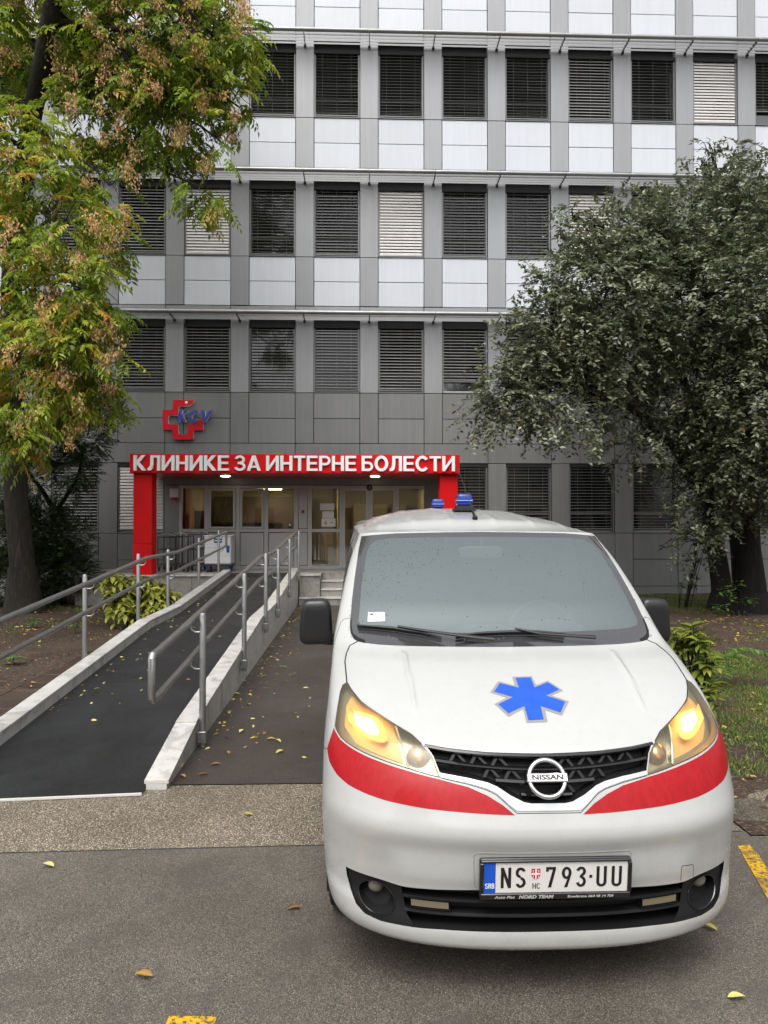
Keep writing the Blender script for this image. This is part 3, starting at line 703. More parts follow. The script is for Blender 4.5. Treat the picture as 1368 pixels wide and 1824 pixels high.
# ------------------------------------------------------------------ red canopy with the clinic's name
CY = 16.5
cn = thing('entrance_canopy', 'red entrance canopy on two square columns with white clinic lettering', 'canopy', (-1.31, CY, LZ))
O = lambda x, y, z: (x + 1.31, y - CY, z - LZ)
def cb(b, x0, y0, z0, x1, y1, z1, c=.004): b.cbox(*O(x0, y0, z0), *O(x1, y1, z1), c)
nf = 6; fx0, fx1 = -4.83, 2.211
for i in range(nf):
    b = MB(); a = fx0 + (fx1 - fx0) * i / nf; e = fx0 + (fx1 - fx0) * (i + 1) / nf
    cb(b, a + .002, CY, 2.815, e - .002, CY + .05, 3.222); b.build('fascia_panel', 'red', cn)
for xx in (fx0, fx1 - .05):
    b = MB(); cb(b, xx, CY + .053, 2.815, xx + .05, D - .01, 3.222); b.build('side_fascia', 'red', cn)
b = MB(); cb(b, fx0 + .05, CY + .05, 3.15, fx1 - .05, D - .01, 3.19); b.build('roof_deck', 'joint', cn)
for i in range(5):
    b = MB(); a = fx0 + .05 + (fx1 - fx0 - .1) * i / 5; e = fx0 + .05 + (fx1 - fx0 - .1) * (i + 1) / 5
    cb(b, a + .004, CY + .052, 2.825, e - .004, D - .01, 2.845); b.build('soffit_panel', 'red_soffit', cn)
for x0 in (-4.785, 1.79):
    for z0, z1 in ((LZ, 1.30), (1.303, 2.822)):
        b = MB(); cb(b, x0, CY + .12, z0, x0 + .395, CY + .515, z1, .006); b.build('column', 'red', cn)
for x in (-3.02, .413):
    b = MB(); b.lathe([(0, 0), (.085, 0), (.10, .008), (.115, .012), (.115, .03)], Matrix.Translation(O(x, 17.75, 2.808)), 24); o = b.build('downlight', 'lamp_glow', cn); o['label'] = 'lit round ceiling lamp'
tx = -4.735; H = .325; sxl = 1.0
words = 'КЛИНИКЕ ЗА ИНТЕРНЕ БОЛЕСТИ'
tot = sum((letter(c_)[0] + .085) if c_ != ' ' else .24 for c_ in words) - .085
sx_ = (2.10 - tx) / tot
for c_ in words:
    if c_ == ' ': tx += .24 * sx_; continue
    wd, ps = letter(c_); b = MB(); glyph_mesh(b, ps, O(tx, 0, 0)[0], 2.862 - LZ, sx_, H, -.055, -.008)
    b.build('letter', 'sign_white', cn); tx += (wd + .085) * sx_
b = MB(); b.cbox(*O(-2.3, CY + .3, 3.222), *O(-1.55, CY + .7, 3.27), .005); tag(b.build('roof_plank', 'wood_frame', cn), 'brown board lying on the canopy roof')

# ------------------------------------------------------------------ glazed entrance front
ef = thing('glazed_entrance', 'grey aluminium glazed entrance front under the red canopy', 'entrance', (-1.25, D, LZ))
Q = lambda x, y, z: (x + 1.25, y, z - LZ)
def qb(b, x0, y0, z0, x1, y1, z1, c=.003): b.cbox(*Q(x0, y0, z0), *Q(x1, y1, z1), c)
vx = [-4.235, -3.62, -2.87, -2.19, -1.477, -1.14, -.376, .296, .955, 1.70]       # mullion centres
ZT, ZM0, ZM1 = 2.655, 1.527, 1.605
for i, x in enumerate(vx):
    wdt = .05 if i not in (0, 9) else .035
    b = MB(); qb(b, x - wdt, 0, LZ, x + wdt, .10, ZT); b.build('mullion', 'frame_grey', ef)
b = MB(); qb(b, vx[0] + .036, .004, ZT - .075, vx[9] - .036, .096, ZT - .003); b.build('head_rail', 'frame_grey', ef)
for i in range(9):
    xa, xb = vx[i] + .05, vx[i + 1] - .05
    door = i in (6, 7)
    if not door:
        b = MB(); qb(b, xa - .001, .006, ZM0, xb + .001, .094, ZM1); b.build('mid_rail', 'frame_grey', ef)
        b = MB(); qb(b, xa - .001, .006, LZ + .001, xb + .001, .094, LZ + .07); b.build('bottom_rail', 'frame_grey', ef)
    if i == 4:
        for z0, z1 in ((LZ + .085, ZM0 - .015), (ZM1 + .015, ZT - .09)):
            b = MB(); qb(b, xa + .012, .03, z0, xb - .012, .07, z1, .006); b.build('infill_panel', 'frame_grey', ef)
    elif not door:
        if i in (1, 2):    # opening casements
            b = MB()
            for (a0, c0, a1, c1) in ((xa + .005, ZM1 + .005, xa + .06, ZT - .08), (xb - .06, ZM1 + .005, xb - .005, ZT - .08), (xa + .06, ZM1 + .005, xb - .06, ZM1 + .055), (xa + .06, ZT - .135, xb - .06, ZT - .08)):
                qb(b, a0, -.018, c0, a1, .03, c1)
            b.build('casement', 'frame_grey', ef)
        b = MB(); qb(b, xa, .05, ZM1, xb, .058, ZT - .075, .001); b.build('pane', 'entrance_glass', ef)
        b = MB()
        if i in (5, 8): qb(b, xa, .05, LZ + .07, xb, .058, ZM0, .001); b.build('pane', 'entrance_glass', ef)
        else: qb(b, xa + .012, .03, LZ + .085, xb - .012, .07, ZM0 - .015, .006); b.build('infill_panel', 'frame_grey', ef)
    else:
        dr = bpy.data.objects.new('sliding_door', None); C.objects.link(dr); dr.parent = ef
        b = MB()
        for (a0, c0, a1, c1) in ((xa - .02, LZ + .012, xa + .03, ZT - .08), (xb - .03, LZ + .012, xb + .02, ZT - .08), (xa + .03, LZ + .012, xb - .03, LZ + .09), (xa + .03, ZT - .13, xb - .03, ZT - .08)):
            qb(b, a0, -.05 if i == 6 else -.03, c0, a1, -.004, c1)
        b.build('frame', 'frame_grey', dr)
        b = MB(); qb(b, xa + .03, -.03, LZ + .09, xb - .03, -.024, ZT - .13, .001); b.build('pane', 'entrance_glass', dr)
b = MB(); b.superq(Q(.30, -.07, 2.60), .07, .05, .075, .8, 16, 10); b.build('door_sensor', 'black_gloss', ef, True)
b = MB(); qb(b, -1.345, .01, 1.98, -1.275, .03, 2.06, .006); qb(b, -1.328, .004, 1.997, -1.292, .012, 2.043); b.build('call_point', 'crest_red', ef)
for (x0, z0, x1, z1) in ((-.90, 2.06, -.55, 2.22), (-.86, 1.66, -.52, 1.86), (-.84, 1.87, -.56, 2.03)):
    b = MB(); qb(b, x0, .044, z0, x1, .048, z1, .0008); b.build('notice', 'paper', ef)
b = MB()          # wheelchair arrow on the lowest notice
b.add([Q(-.66, .0425, 1.765), Q(-.60, .0425, 1.765), Q(-.60, .0425, 1.755), Q(-.66, .0425, 1.755)], [(0, 1, 2, 3)]); b.add([Q(-.60, .0425, 1.775), Q(-.575, .0425, 1.76), Q(-.60, .0425, 1.745)], [(0, 1, 2)])
glyph_mesh(b, [arcp(0, 0, .03, .03, 100, 360, .008, 14), bar(-.012, .0, -.003, .06), bar(-.012, .02, .03, .028), bar(.022, -.03, .03, .025)], Q(-.76, 0, 0)[0], 1.74 - LZ, 1, 1, .0425, .0435)
b.build('wheelchair_arrow', 'plate_black', ef)
b = MB(); qb(b, -1.66, .044, 1.62, -1.585, .048, 1.735, .0008); b.build('door_sticker', 'plate_black', ef)
b = MB(); qb(b, -1.65, .0415, 1.675, -1.595, .0435, 1.728, .0006); b.build('door_sticker', 'paper', ef)
# lobby behind the glass
b = MB(); b.box(-4.3, D + .3, LZ - .05, 1.8, D + 4.2, LZ - .01); lob = struct('lobby_floor', b, 'lobby_floor')
b = MB(); b.box(-4.3, D + 4.0, LZ, 1.8, D + 4.2, 2.75); b.box(-4.32, D + .5, LZ, -4.22, D + 4.0, 2.75); b.box(1.72, D + .5, LZ, 1.82, D + 4.0, 2.75); b.box(-4.3, D + .5, 2.70, 1.8, D + 4.2, 2.76); b.box(-.62, D + 1.2, LZ, -.52, D + 4, 2.70); struct('lobby_wall', b, 'lobby_wall')
b = MB(); b.box(-4.1, D + 1.6, LZ, -2.0, D + 2.2, 1.75); b.box(-4.1, D + 3.6, LZ, -1.4, D + 3.95, 2.5); tag(b.build('reception_counter', 'lobby_dark'), 'dark reception counter seen through the left entrance panes', 'counter')
b = MB(); b.box(-4.05, D + .75, LZ, -3.72, D + 1.05, 2.05); tag(b.build('vending_machine', 'lobby_red'), 'red cabinet behind the leftmost entrance pane', 'cabinet')
for x in (-.1, .45, 1.0):
    b = MB(); b.cbox(x, D + 3.3, LZ, x + .42, D + 3.9, 2.3, .01); b.box(x + .03, D + 3.29, LZ + .8, x + .39, D + 3.299, LZ + .82); tag(b.build('lobby_cabinet', 'wood_frame'), {-.1: 'wooden cabinet in the lobby, left of three behind the sliding doors', .45: 'wooden cabinet in the lobby, middle of three behind the sliding doors', 1.0: 'wooden cabinet in the lobby, right of three behind the sliding doors'}[x], 'cabinet', 'lobby cabinets')
for x, y, lab in ((.5, D + 1.6, 'lit ceiling panel inside the lobby above the sliding doors'), (-2.4, D + 2.6, 'lit ceiling panel inside the lobby above the reception counter')):
    b = MB(); b.cbox(x - .3, y - .3, 2.665, x + .3, y + .3, 2.698, .005); tag(b.build('lobby_lamp', 'lobby_glow'), lab, 'lamp', 'lobby ceiling lamps')
# alarm siren box by the entrance corner
sb = thing('alarm_siren', 'small cream alarm box with red lamp at the entrance corner', 'alarm', (-4.37, D, 2.33))
b = MB(); b.cbox(-.10, -.09, .03, .10, 0, .24, .012); b.build('casing', 'white_plastic', sb)
b = MB(); b.superq((0, -.045, 0), .09, .04, .04, .6, 14, 8); b.build('red_lamp', 'crest_red', sb, True)

# ------------------------------------------------------------------ wire trolleys and laundry cart on the landing
def castor(par, x, y, r_, m='black_rubber'):
    c_ = bpy.data.objects.new('castor', None); C.objects.link(c_); c_.parent = par; c_.location = (x, y, 0)
    M_ = Matrix.Translation((0, 0, r_)) @ Matrix.Rotation(R(90), 4, 'Y')
    b = MB(); b.lathe([(0, -.018), (r_ * .6, -.018), (r_ * .92, -.016), (r_, -.008), (r_, .008), (r_ * .92, .016), (r_ * .6, .018), (0, .018)], M_, 18); b.build('wheel', m, c_, True)
    b = MB(); b.box(-.028, -.02, r_ * .9, -.022, .02, r_ * 2.3); b.box(.022, -.02, r_ * .9, .028, .02, r_ * 2.3); b.box(-.028, -.025, r_ * 2.3, .028, .025, r_ * 2.45); b.build('fork', 'steel_dark', c_)
def trolley(x, y, lab, hgt):
    t = thing('wire_trolley', lab, 'trolley', (x, y, LZ), 'wire trolleys nested on the landing')
    wx, dy = .42, .55
    for sx in (0, wx):
        b = MB(); b.tube([(sx, 0, .15), (sx, 0, hgt), (sx, .02, hgt + .02)], .012, 8); b.build('upright', 'steel_dark', t, True)
        b = MB(); b.tube([(sx, dy, .15), (sx, dy, hgt)], .012, 8); b.build('upright', 'steel_dark', t, True)
    for z in (.16, .50, hgt - .02):
        b = MB()
        b.tube([(0, 0, z), (wx, 0, z), (wx, dy, z), (0, dy, z), (0, 0, z)], .009, 6); b.build('shelf_frame', 'steel_dark', t)
    for i in range(5):
        b = MB(); xx = wx * (i + 1) / 6; b.tube([(xx, dy, .16), (xx, dy, hgt)], .004, 5); b.build('wire', 'steel_dark', t)
    b = MB(); b.tube([(0, -.02, hgt + .01), (wx * .3, -.1, hgt + .06), (wx * .7, -.1, hgt + .06), (wx, -.02, hgt + .01)], .011, 8); b.build('handle', 'steel', t, True)
    for cx in (.02, wx - .02):
        for cy in (.03, dy - .03): castor(t, cx, cy, .055)
trolley(-4.55, 17.75, 'leftmost black wire trolley behind the red column', .80)
trolley(-4.25, 17.62, 'middle black wire trolley nested between two others', .82)
trolley(-3.98, 17.72, 'rightmost black wire trolley next to the white laundry cart', .86)
lc = thing('laundry_cart', 'white box cart with blue wheels and handles on the landing', 'cart', (-3.46, 17.55, LZ))
b = MB(); b.cbox(0, 0, .17, .60, .55, .82, .025); b.build('box', 'white_plastic', lc)
for z in (.36, .55):
    b = MB(); b.box(.01, -.003, z, .59, -.0005, z + .006); b.build('rib', 'frame_grey', lc)
b = MB(); b.cbox(-.012, -.012, .80, .612, .562, .83, .01); b.build('lid', 'white_plastic', lc)
b = MB(); b.box(0, 0, .13, .60, .55, .168); b.build('base_frame', 'steel_dark', lc)
b = MB(); b.cbox(.22, -.012, .66, .40, -.001, .76, .004); b.cbox(.50, -.012, .44, .57, -.001, .60, .004); b.build('clip', 'blue_plastic', lc)
b = MB(); b.box(.235, -.0135, .70, .385, -.0125, .72); b.build('clip_label', 'paper', lc)
for cx in (.06, .54):
    for cy in (.06, .49): castor(lc, cx, cy, .06, 'blue_plastic')

# ================================================================== THE VAN
van = thing('ambulance_van', 'white ambulance van with red front stripe and blue star on the bonnet', 'van', (.697, 2.80, 0))
ST=np.array([ # yc zc yk zk w n
(.10,.185,.46,.22,.70,2.5),
(.02,.20,.42,.235,.765,2.5),
(.0,.225,.40,.26,.795,2.5),
(-.005,.262,.39,.30,.81,2.5),
(.01,.34,.39,.38,.825,2.5),
(.005,.41,.39,.45,.832,2.5),
(-.01,.47,.395,.52,.837,2.5),
(-.022,.56,.40,.60,.84,2.5),
(-.040,.63,.41,.68,.84,2.5),
(-.02,.70,.43,.75,.839,2.55),
(.01,.78,.47,.84,.837,2.6),
(.05,.85,.52,.92,.832,2.7),
(.09,.905,.59,.99,.825,2.8),
(.17,.96,.66,1.05,.82,2.9),
(.36,1.06,.80,1.12,.815,3.0),
(.58,1.14,.92,1.17,.812,3.0),
(.77,1.19,1.00,1.205,.81,3.0),
(1.02,1.375,1.24,1.40,.775,2.8),
(1.28,1.56,1.48,1.58,.73,2.7),
(1.52,1.716,1.68,1.70,.685,2.6)])
SV=np.concatenate([[0],np.cumsum(np.hypot(np.diff(ST[:,0]),np.diff(ST[:,1])))])
def pch(x,y):
    h=np.diff(x);d=np.diff(y,axis=0)/h[:,None]
    m=np.zeros_like(y);m[0]=d[0];m[-1]=d[-1]
    for i in range(1,len(x)-1):
        w1=2*h[i]+h[i-1];w2=h[i]+2*h[i-1]
        ok=d[i-1]*d[i]>0
        with np.errstate(all='ignore'):
            m[i]=np.where(ok,(w1+w2)/(w1/d[i-1]+w2/d[i]),0)
    return m
SM=pch(SV,ST)
def st(v):
    v=np.asarray(v,float)
    i=np.clip(np.searchsorted(SV,v)-1,0,len(SV)-2)
    h=(SV[i+1]-SV[i])[...,None];t=((v-SV[i])[...,None])/h
    return (2*t**3-3*t*t+1)*ST[i]+(t**3-2*t*t+t)*h*SM[i]+(-2*t**3+3*t*t)*ST[i+1]+(t**3-t*t)*h*SM[i+1]
_a=np.linspace(0,np.pi/2,4001)
_x=np.sin(_a)**(2/2.6);_g=.45*(1-np.cos(_a)**(2/2.6))
_l=np.concatenate([[0],np.cumsum(np.hypot(np.diff(_x),np.diff(_g)))]);_l/=_l[-1]
def S0(u,v):
    s=st(v);a=np.interp(np.abs(u),_l,_a)
    yc,zc,yk,zk,w,n=[s[...,k] for k in range(6)]
    x=np.sign(u)*w*np.sin(a)**(2/n)
    # reparam so x ~ linear near 0
    g=1-np.clip(np.cos(a),0,1)**(2/n)
    return np.stack([x,yc+(yk-yc)*g,zc+(zk-zc)*g],-1)

def sst(t): t = np.clip(t, 0, 1); return t * t * (3 - 2 * t)
def S(u, v):
    """van front skin: q across (-1..1), v up the centre line in metres; local x right, y back, z up"""
    u = np.asarray(u, float); v = np.asarray(v, float)
    p = S0(u, v); a = np.abs(u)
    rib = np.exp(-((a - (.425 + .05 * (v - .99))) / .011) ** 2) * sst((v - .98) / .12) * sst((1.54 - v) / .06)     # bonnet ribs
    p[..., 2] += .007 * rib; p[..., 1] -= .003 * rib
    pocket = sst((a - .50) / .12) * sst((.50 - v) / .15) * sst((v - .20) / .06)                                      # facet round the fog lamps
    p[..., 1] += .016 * pocket
    crease = np.exp(-((v - (.565 - .03 * a)) / .05) ** 2) * sst((a - .02) / .2 + .6)
    p[..., 1] -= .004 * crease
    return p
def Sn(u, v, h=2e-3):
    u = np.clip(np.asarray(u, float), -.996, .996)
    du = S(u + h, v) - S(u - h, v); vv = np.clip(v, h, SV[-1] - h); dv = S(u, vv + h) - S(u, vv - h)
    n = np.cross(du, dv); n /= np.linalg.norm(n, axis=-1, keepdims=True) + 1e-12
    return n
HL = [(.788, 1.102), (.760, 1.141), (.732, 1.097), (.677, 1.031), (.619, .995), (.533, .941), (.462, .895), (.427, .853), (.394, .808), (.381, .758), (.376, .729), (.416, .736), (.501, .753), (.573, .765), (.651, .777), (.725, .788), (.783, .799), (.817, .815), (.826, .823), (.817, .917), (.803, 1.044)]
STR = [(.831, .809), (.785, .79), (.724, .779), (.651, .767), (.574, .755), (.502, .743), (.417, .728), (.38, .722), (.281, .7), (.217, .672), (.166, .64), (.125, .606), (.224, .609), (.359, .614), (.429, .616), (.513, .621), (.582, .625), (.655, .633), (.736, .644), (.795, .66), (.85, .685), (.875, .719)]
GR = [(.414, .854), (.324, .842), (.184, .83), (.051, .825), (0, .824)]; GRb = [(0, .645), (.062, .645), (.089, .650), (.134, .673), (.177, .703), (.209, .717), (.275, .731), (.373, .745), (.388, .806)]
TRt = [(.373, .745), (.275, .731), (.209, .717), (.177, .703), (.134, .673), (.089, .650), (.062, .645), (0, .645)]; TRb = [(0, .62), (.117, .62), (.145, .643), (.181, .679), (.213, .695), (.278, .714), (.374, .730)]
INt = [(.756, .318), (.636, .313), (.536, .306), (.414, .31), (.28, .317), (0, .32)]; INb = [(0, .168), (.168, .168), (.4, .167), (.499, .163), (.549, .163), (.626, .162), (.69, .172), (.722, .195), (.742, .24), (.755, .290)]
GLt = [(.866, 2.452), (.579, 2.476), (.228, 2.484), (0, 2.487)]; GLb = [(0, 1.571), (.061, 1.572), (.334, 1.577), (.502, 1.58), (.585, 1.585), (.657, 1.592), (.703, 1.602), (.729, 1.621), (.755, 1.662), (.768, 1.703), (.775, 1.745), (.792, 1.86), (.807, 2.017), (.824, 2.176)]
CLt = [(.745, 2.35), (.70, 2.41), (.6, 2.425), (.229, 2.435), (0, 2.437)]; CLb = [(0, 1.675), (.335, 1.685), (.62, 1.695), (.695, 1.71), (.716, 1.74), (.738, 1.949), (.752, 2.182), (.755, 2.30)]
HD = [(0, 1.571), (.061, 1.572), (.334, 1.577), (.502, 1.58), (.585, 1.585), (.657, 1.592), (.703, 1.602), (.753, 1.55), (.774, 1.438), (.781, 1.333), (.772, 1.243), (.760, 1.141), (.732, 1.097), (.677, 1.031), (.619, .995), (.533, .941), (.462, .895), (.427, .853), (.414, .854), (.324, .842), (.184, .83), (.051, .825), (0, .824)]
BZ = [(.756, .318), (.636, .313), (.536, .306), (.522, .2), (.499, .163), (.549, .163), (.626, .162), (.69, .172), (.722, .195), (.742, .24), (.755, .290)]   # fog-lamp bezel
def mir(p): return [(-a, b_) for a, b_ in p]
def both(right_open):   # open half outline running from the outer end to q=0 or from q=0 outwards -> closed, symmetric
    L = [(-a, b_) for a, b_ in right_open[::-1]] if right_open[0][0] == 0 else None
    if right_open[0][0] == 0 and right_open[-1][0] == 0: return right_open + [(-a, b_) for a, b_ in right_open[-2:0:-1]]
def dens(p, step=.02, closed=True):
    """subdivide long edges so that outlines hug the curved skin"""
    o = []; n = len(p)
    for i in range(n if closed else n - 1):
        a, c_ = p[i], p[(i + 1) % n]; m_ = max(1, int(math.hypot(a[0] - c_[0], a[1] - c_[1]) / step))
        o += [(a[0] + (c_[0] - a[0]) * k / m_, a[1] + (c_[1] - a[1]) * k / m_) for k in range(m_)]
    if not closed: o.append(p[-1])
    return o
def full(top, bot):     # top: outer->centre, bot: centre->outer (right half)
    h = top + bot       # may share centre column
    r_ = h; l = [(-a, b_) for a, b_ in h if a > 1e-6]
    top_c = [p for p in top if p[0] <= 1e-6][0]; bot_c = [p for p in bot if p[0] <= 1e-6][0]
    ri = [p for p in bot if p[0] > 1e-6] + [p for p in top if p[0] > 1e-6]       # bottom centre -> outer -> top
    return [bot_c] + ri + [top_c] + [(-a, b_) for a, b_ in ri[::-1]]
regions = [('headlight', HL), ('headlight', mir(HL)), ('stripe', STR), ('stripe', mir(STR)),
           ('grille', full(GR, GRb)), ('trim', full(TRt, TRb)), ('intake', full(INt, INb)),
           ('clear', full(CLt, CLb)), ('glass', full(GLt, GLb)), ('hood', full(HD[:-1][::-1] and [p for p in HD[11:]], HD[:11]) if 0 else [(0, .824)] + [p for p in HD[::-1] if p[0] > 0] + [(0, 1.571)] + [(-a, b_) for a, b_ in HD if a > 0])]
pts = []; faces = []
def addpoly(p):
    a = sum(p[i][0] * p[(i + 1) % len(p)][1] - p[(i + 1) % len(p)][0] * p[i][1] for i in range(len(p)))
    p = p if a > 0 else p[::-1]; faces.append(list(range(len(pts), len(pts) + len(p)))); pts.extend(Vector(q) for q in p)
VMIN, VMAX = .005, float(SV[-1])
addpoly(dens([(-1, VMIN), (1, VMIN), (1, VMAX), (-1, VMAX)], .025))
for _, p in regions: addpoly(dens(p, .014))
for q in np.arange(-.985, .99, .0148):
    for v in np.arange(VMIN + .012, VMAX - .006, .0165): pts.append(Vector((q, v)))
ov, oe, of, _, _, orig = delaunay_2d_cdt(pts, [], faces, 0, 1e-5)
OV = np.array([(a.x, a.y) for a in ov]); OQ = np.clip(OV[:, 0], -1, 1); OVv = np.clip(OV[:, 1], 0, VMAX)
SP = S(OQ, OVv); SN = Sn(OQ, OVv)
PRI = ['clear', 'glass', 'headlight', 'grille', 'intake', 'trim', 'stripe', 'hood']
groups = {}
for f, og in zip(of, orig):
    names = {regions[i - 1][0] for i in og if i > 0}
    key = next((p for p in PRI if p in names), None)
    cq = sum(OV[i, 0] for i in f) / 3; cv = sum(OV[i, 1] for i in f) / 3
    if key is None:
        if not og: continue
        key = 'body' if (cv > .815 and abs(cq) > .55) or cv > 1.5 else 'bumper'
    if key in ('headlight', 'stripe'): key += '_r' if cq > 0 else '_l'
    groups.setdefault(key, []).append(tuple(f))
def skin(name, faces_, m, par, off=0.0, disp=None):
    ids = sorted({i for f in faces_ for i in f}); mp = {i: k for k, i in enumerate(ids)}
    co = SP[ids] + SN[ids] * off
    if disp is not None: co = co + disp
    me = bpy.data.meshes.new(name); me.from_pydata([tuple(c_) for c_ in co], [], [tuple(mp[i] for i in f) for f in faces_])
    me.materials.append(MATS[m]); me.update()
    me.polygons.foreach_set('use_smooth', [True] * len(me.polygons))
    me.normals_split_custom_set_from_vertices([tuple(c_) for c_ in SN[ids]])
    return link(name, me, par)
# orient: outward normals (towards -y / up)
test = Sn(np.array(0.0), np.array(.5))
if test[1] > 0: SN = -SN; SGN = -1.0
else: SGN = 1.0
def SNf(q, v): return Sn(q, v) * SGN
bumper = skin('front_bumper', groups['bumper'], 'van_paint', van)
hood = skin('bonnet', groups['hood'], 'van_paint', van)
skin('front_body', groups['body'], 'van_paint', van)
skin('silver_trim', groups['trim'], 'silver_trim', van, .004)
for s in ('l', 'r'): skin('red_stripe', groups['stripe_' + s], 'stripe_red', van, .0012)
wsc = skin('windscreen', groups['glass'], 'frit', van, .001)
skin('clear_glass', groups['clear'], 'windscreen', wsc, .001)
def sp(q, v, off=0.0):
    q = np.asarray(q, float); v = np.asarray(v, float); return S(q, v) + SNf(q, v) * off
def wall_loop(name, poly, depth, m, par, d=(0, 1, 0)):
    """side wall of a recess: from the outline on the skin straight back"""
    p = dens(poly, .014); q = np.array(p); a = S(q[:, 0], q[:, 1]); c_ = a + np.array(d) * depth; n = len(p)
    b = MB(); b.add(list(map(tuple, a)) + list(map(tuple, c_)), [(i, (i + 1) % n, (i + 1) % n + n, i + n) for i in range(n)]); return b.build(name, m, par)
def region_patch(name, poly, m, par, off=None, disp=(0, 0, 0), step=.02, inner=None, noff=0.0):
    """a skin patch inside an outline, moved by disp"""
    vs = [Vector(p) for p in dens(poly, step)]; a = sum(vs[i].x * vs[(i + 1) % len(vs)].y - vs[(i + 1) % len(vs)].x * vs[i].y for i in range(len(vs)))
    if a < 0: vs = vs[::-1]
    n = len(vs); qs = [p[0] for p in poly]; vv = [p[1] for p in poly]
    ex = [Vector((x, y)) for x in np.arange(min(qs), max(qs), step) for y in np.arange(min(vv), max(vv), step)]
    o_v, _, o_f, _, _, og = delaunay_2d_cdt(vs + ex, [], [list(range(n))], 0, 1e-5)
    q = np.array([(p.x, p.y) for p in o_v]); co = S(q[:, 0], q[:, 1]) + SNf(q[:, 0], q[:, 1]) * noff + np.array(disp)
    b = MB(); keep = [tuple(f) for f, o in zip(o_f, og) if o]; used = sorted({i for f in keep for i in f}); mp = {i: k for k, i in enumerate(used)}
    b.add([tuple(co[i]) for i in used], [tuple(mp[i] for i in f) for f in keep]); return b.build(name, m, par, True)
def line_on(name, qv, r_, m, par, off=.0005, step=.012, n=6, flat=.5):
    p = np.array(dens(qv, step, False)); c_ = sp(p[:, 0], p[:, 1], off); b = MB(); b.tube([tuple(x) for x in c_], r_, n); return b.build(name, m, par)
# panel gaps
for sgn in (1, -1):
    f = lambda L: [(sgn * a, b_) for a, b_ in L]
    line_on('panel_gap', f([(.703, 1.602), (.753, 1.55), (.774, 1.438), (.781, 1.333), (.772, 1.243), (.760, 1.141), (.732, 1.097), (.677, 1.031), (.619, .995), (.533, .941), (.462, .895), (.427, .853)]), .0036, 'joint', van, -.0012)
    line_on('panel_gap', f(HL[10:19]), .0020, 'joint', van, -.0005)
    line_on('panel_gap', f(HL[18:] + HL[:2]), .0020, 'joint', van, -.0005)
    line_on('panel_gap', f([(.831, .812), (.878, .715), (.95, .69), (.999, .68)]), .0018, 'joint', van, -.0008)
    line_on('panel_gap', f([(.777, 1.755), (.83, 1.742), (.86, 1.72), (.90, 1.60), (.93, 1.45)]), .0018, 'joint', van, -.0008)
    line_on('panel_gap', f([(.374, .727), (.278, .709), (.213, .690), (.183, .674), (.145, .637), (.117, .612)]), .0016, 'joint', van, -.0006)
    region_patch('cowl_corner', f([(.66, 1.592), (.703, 1.602), (.729, 1.621), (.755, 1.662), (.768, 1.703), (.775, 1.745), (.768, 1.745), (.757, 1.70), (.735, 1.655), (.70, 1.63), (.655, 1.612)]), 'black_plastic', van, noff=.004)
line_on('panel_gap', [(-.117, .612), (.117, .612)], .0016, 'joint', van, -.0006)
# glossy black rim along the grille's top edge
line_on('grille_rim', [(-a, b_ - .008) for a, b_ in GR[:-1]] + [(a, b_ - .008) for a, b_ in GR[::-1]], .008, 'black_gloss', van, -.004)

# ---- grille
gp = full(GR, GRb)
wall_loop('grille_wall', gp, .07, 'black_plastic', van)
grl = region_patch('grille', gp, 'black_plastic', van, disp=(0, .065, 0))
vt = lambda q: .824 + .030 * (abs(q) / .414) ** 1.5
vb = lambda q: np.interp(abs(q), [0, .062, .089, .134, .177, .209, .275, .373, .40], [.645, .645, .650, .673, .703, .717, .731, .745, .80])
def gbar(dv0, dv1, qa, qb_, n=40, front=.012, back=.03):
    """horizontal grille bar hugging the skin between two drops below the top edge"""
    qs = [q for q in np.linspace(qa, qb_, n) if vt(q) - dv1 > vb(q) + .004]
    runs = []; cur = []
    for q in np.linspace(qa, qb_, n):
        if vt(q) - dv1 > vb(q) + .006: cur.append(q)
        else:
            if len(cur) > 2: runs.append(cur)
            cur = []
    if len(cur) > 2: runs.append(cur)
    for rr in runs:
        q = np.array(rr); t = S(q, vt(q) - dv0); l = S(q, vt(q) - dv1); nv = len(q)
        vs = [tuple(p + (0, front, 0)) for p in t] + [tuple(p + (0, front - .004, 0)) for p in (t + l) / 2] + [tuple(p + (0, front + .004, 0)) for p in l] + [tuple(p + (0, back, 0)) for p in l] + [tuple(p + (0, back, 0)) for p in t]
        b = MB(); b.add(vs, [(k * nv + i, k * nv + i + 1, (k + 1) * nv + i + 1, (k + 1) * nv + i) for k in range(4) for i in range(nv - 1)] + [(4 * nv + i, 4 * nv + i + 1, i + 1, i) for i in range(nv - 1)])
        b.build('grille_bar', 'black_gloss', grl, True)
for d0, d1 in ((.018, .030), (.058, .074), (.104, .122), (.150, .164)): gbar(d0, d1, -.402, .402)
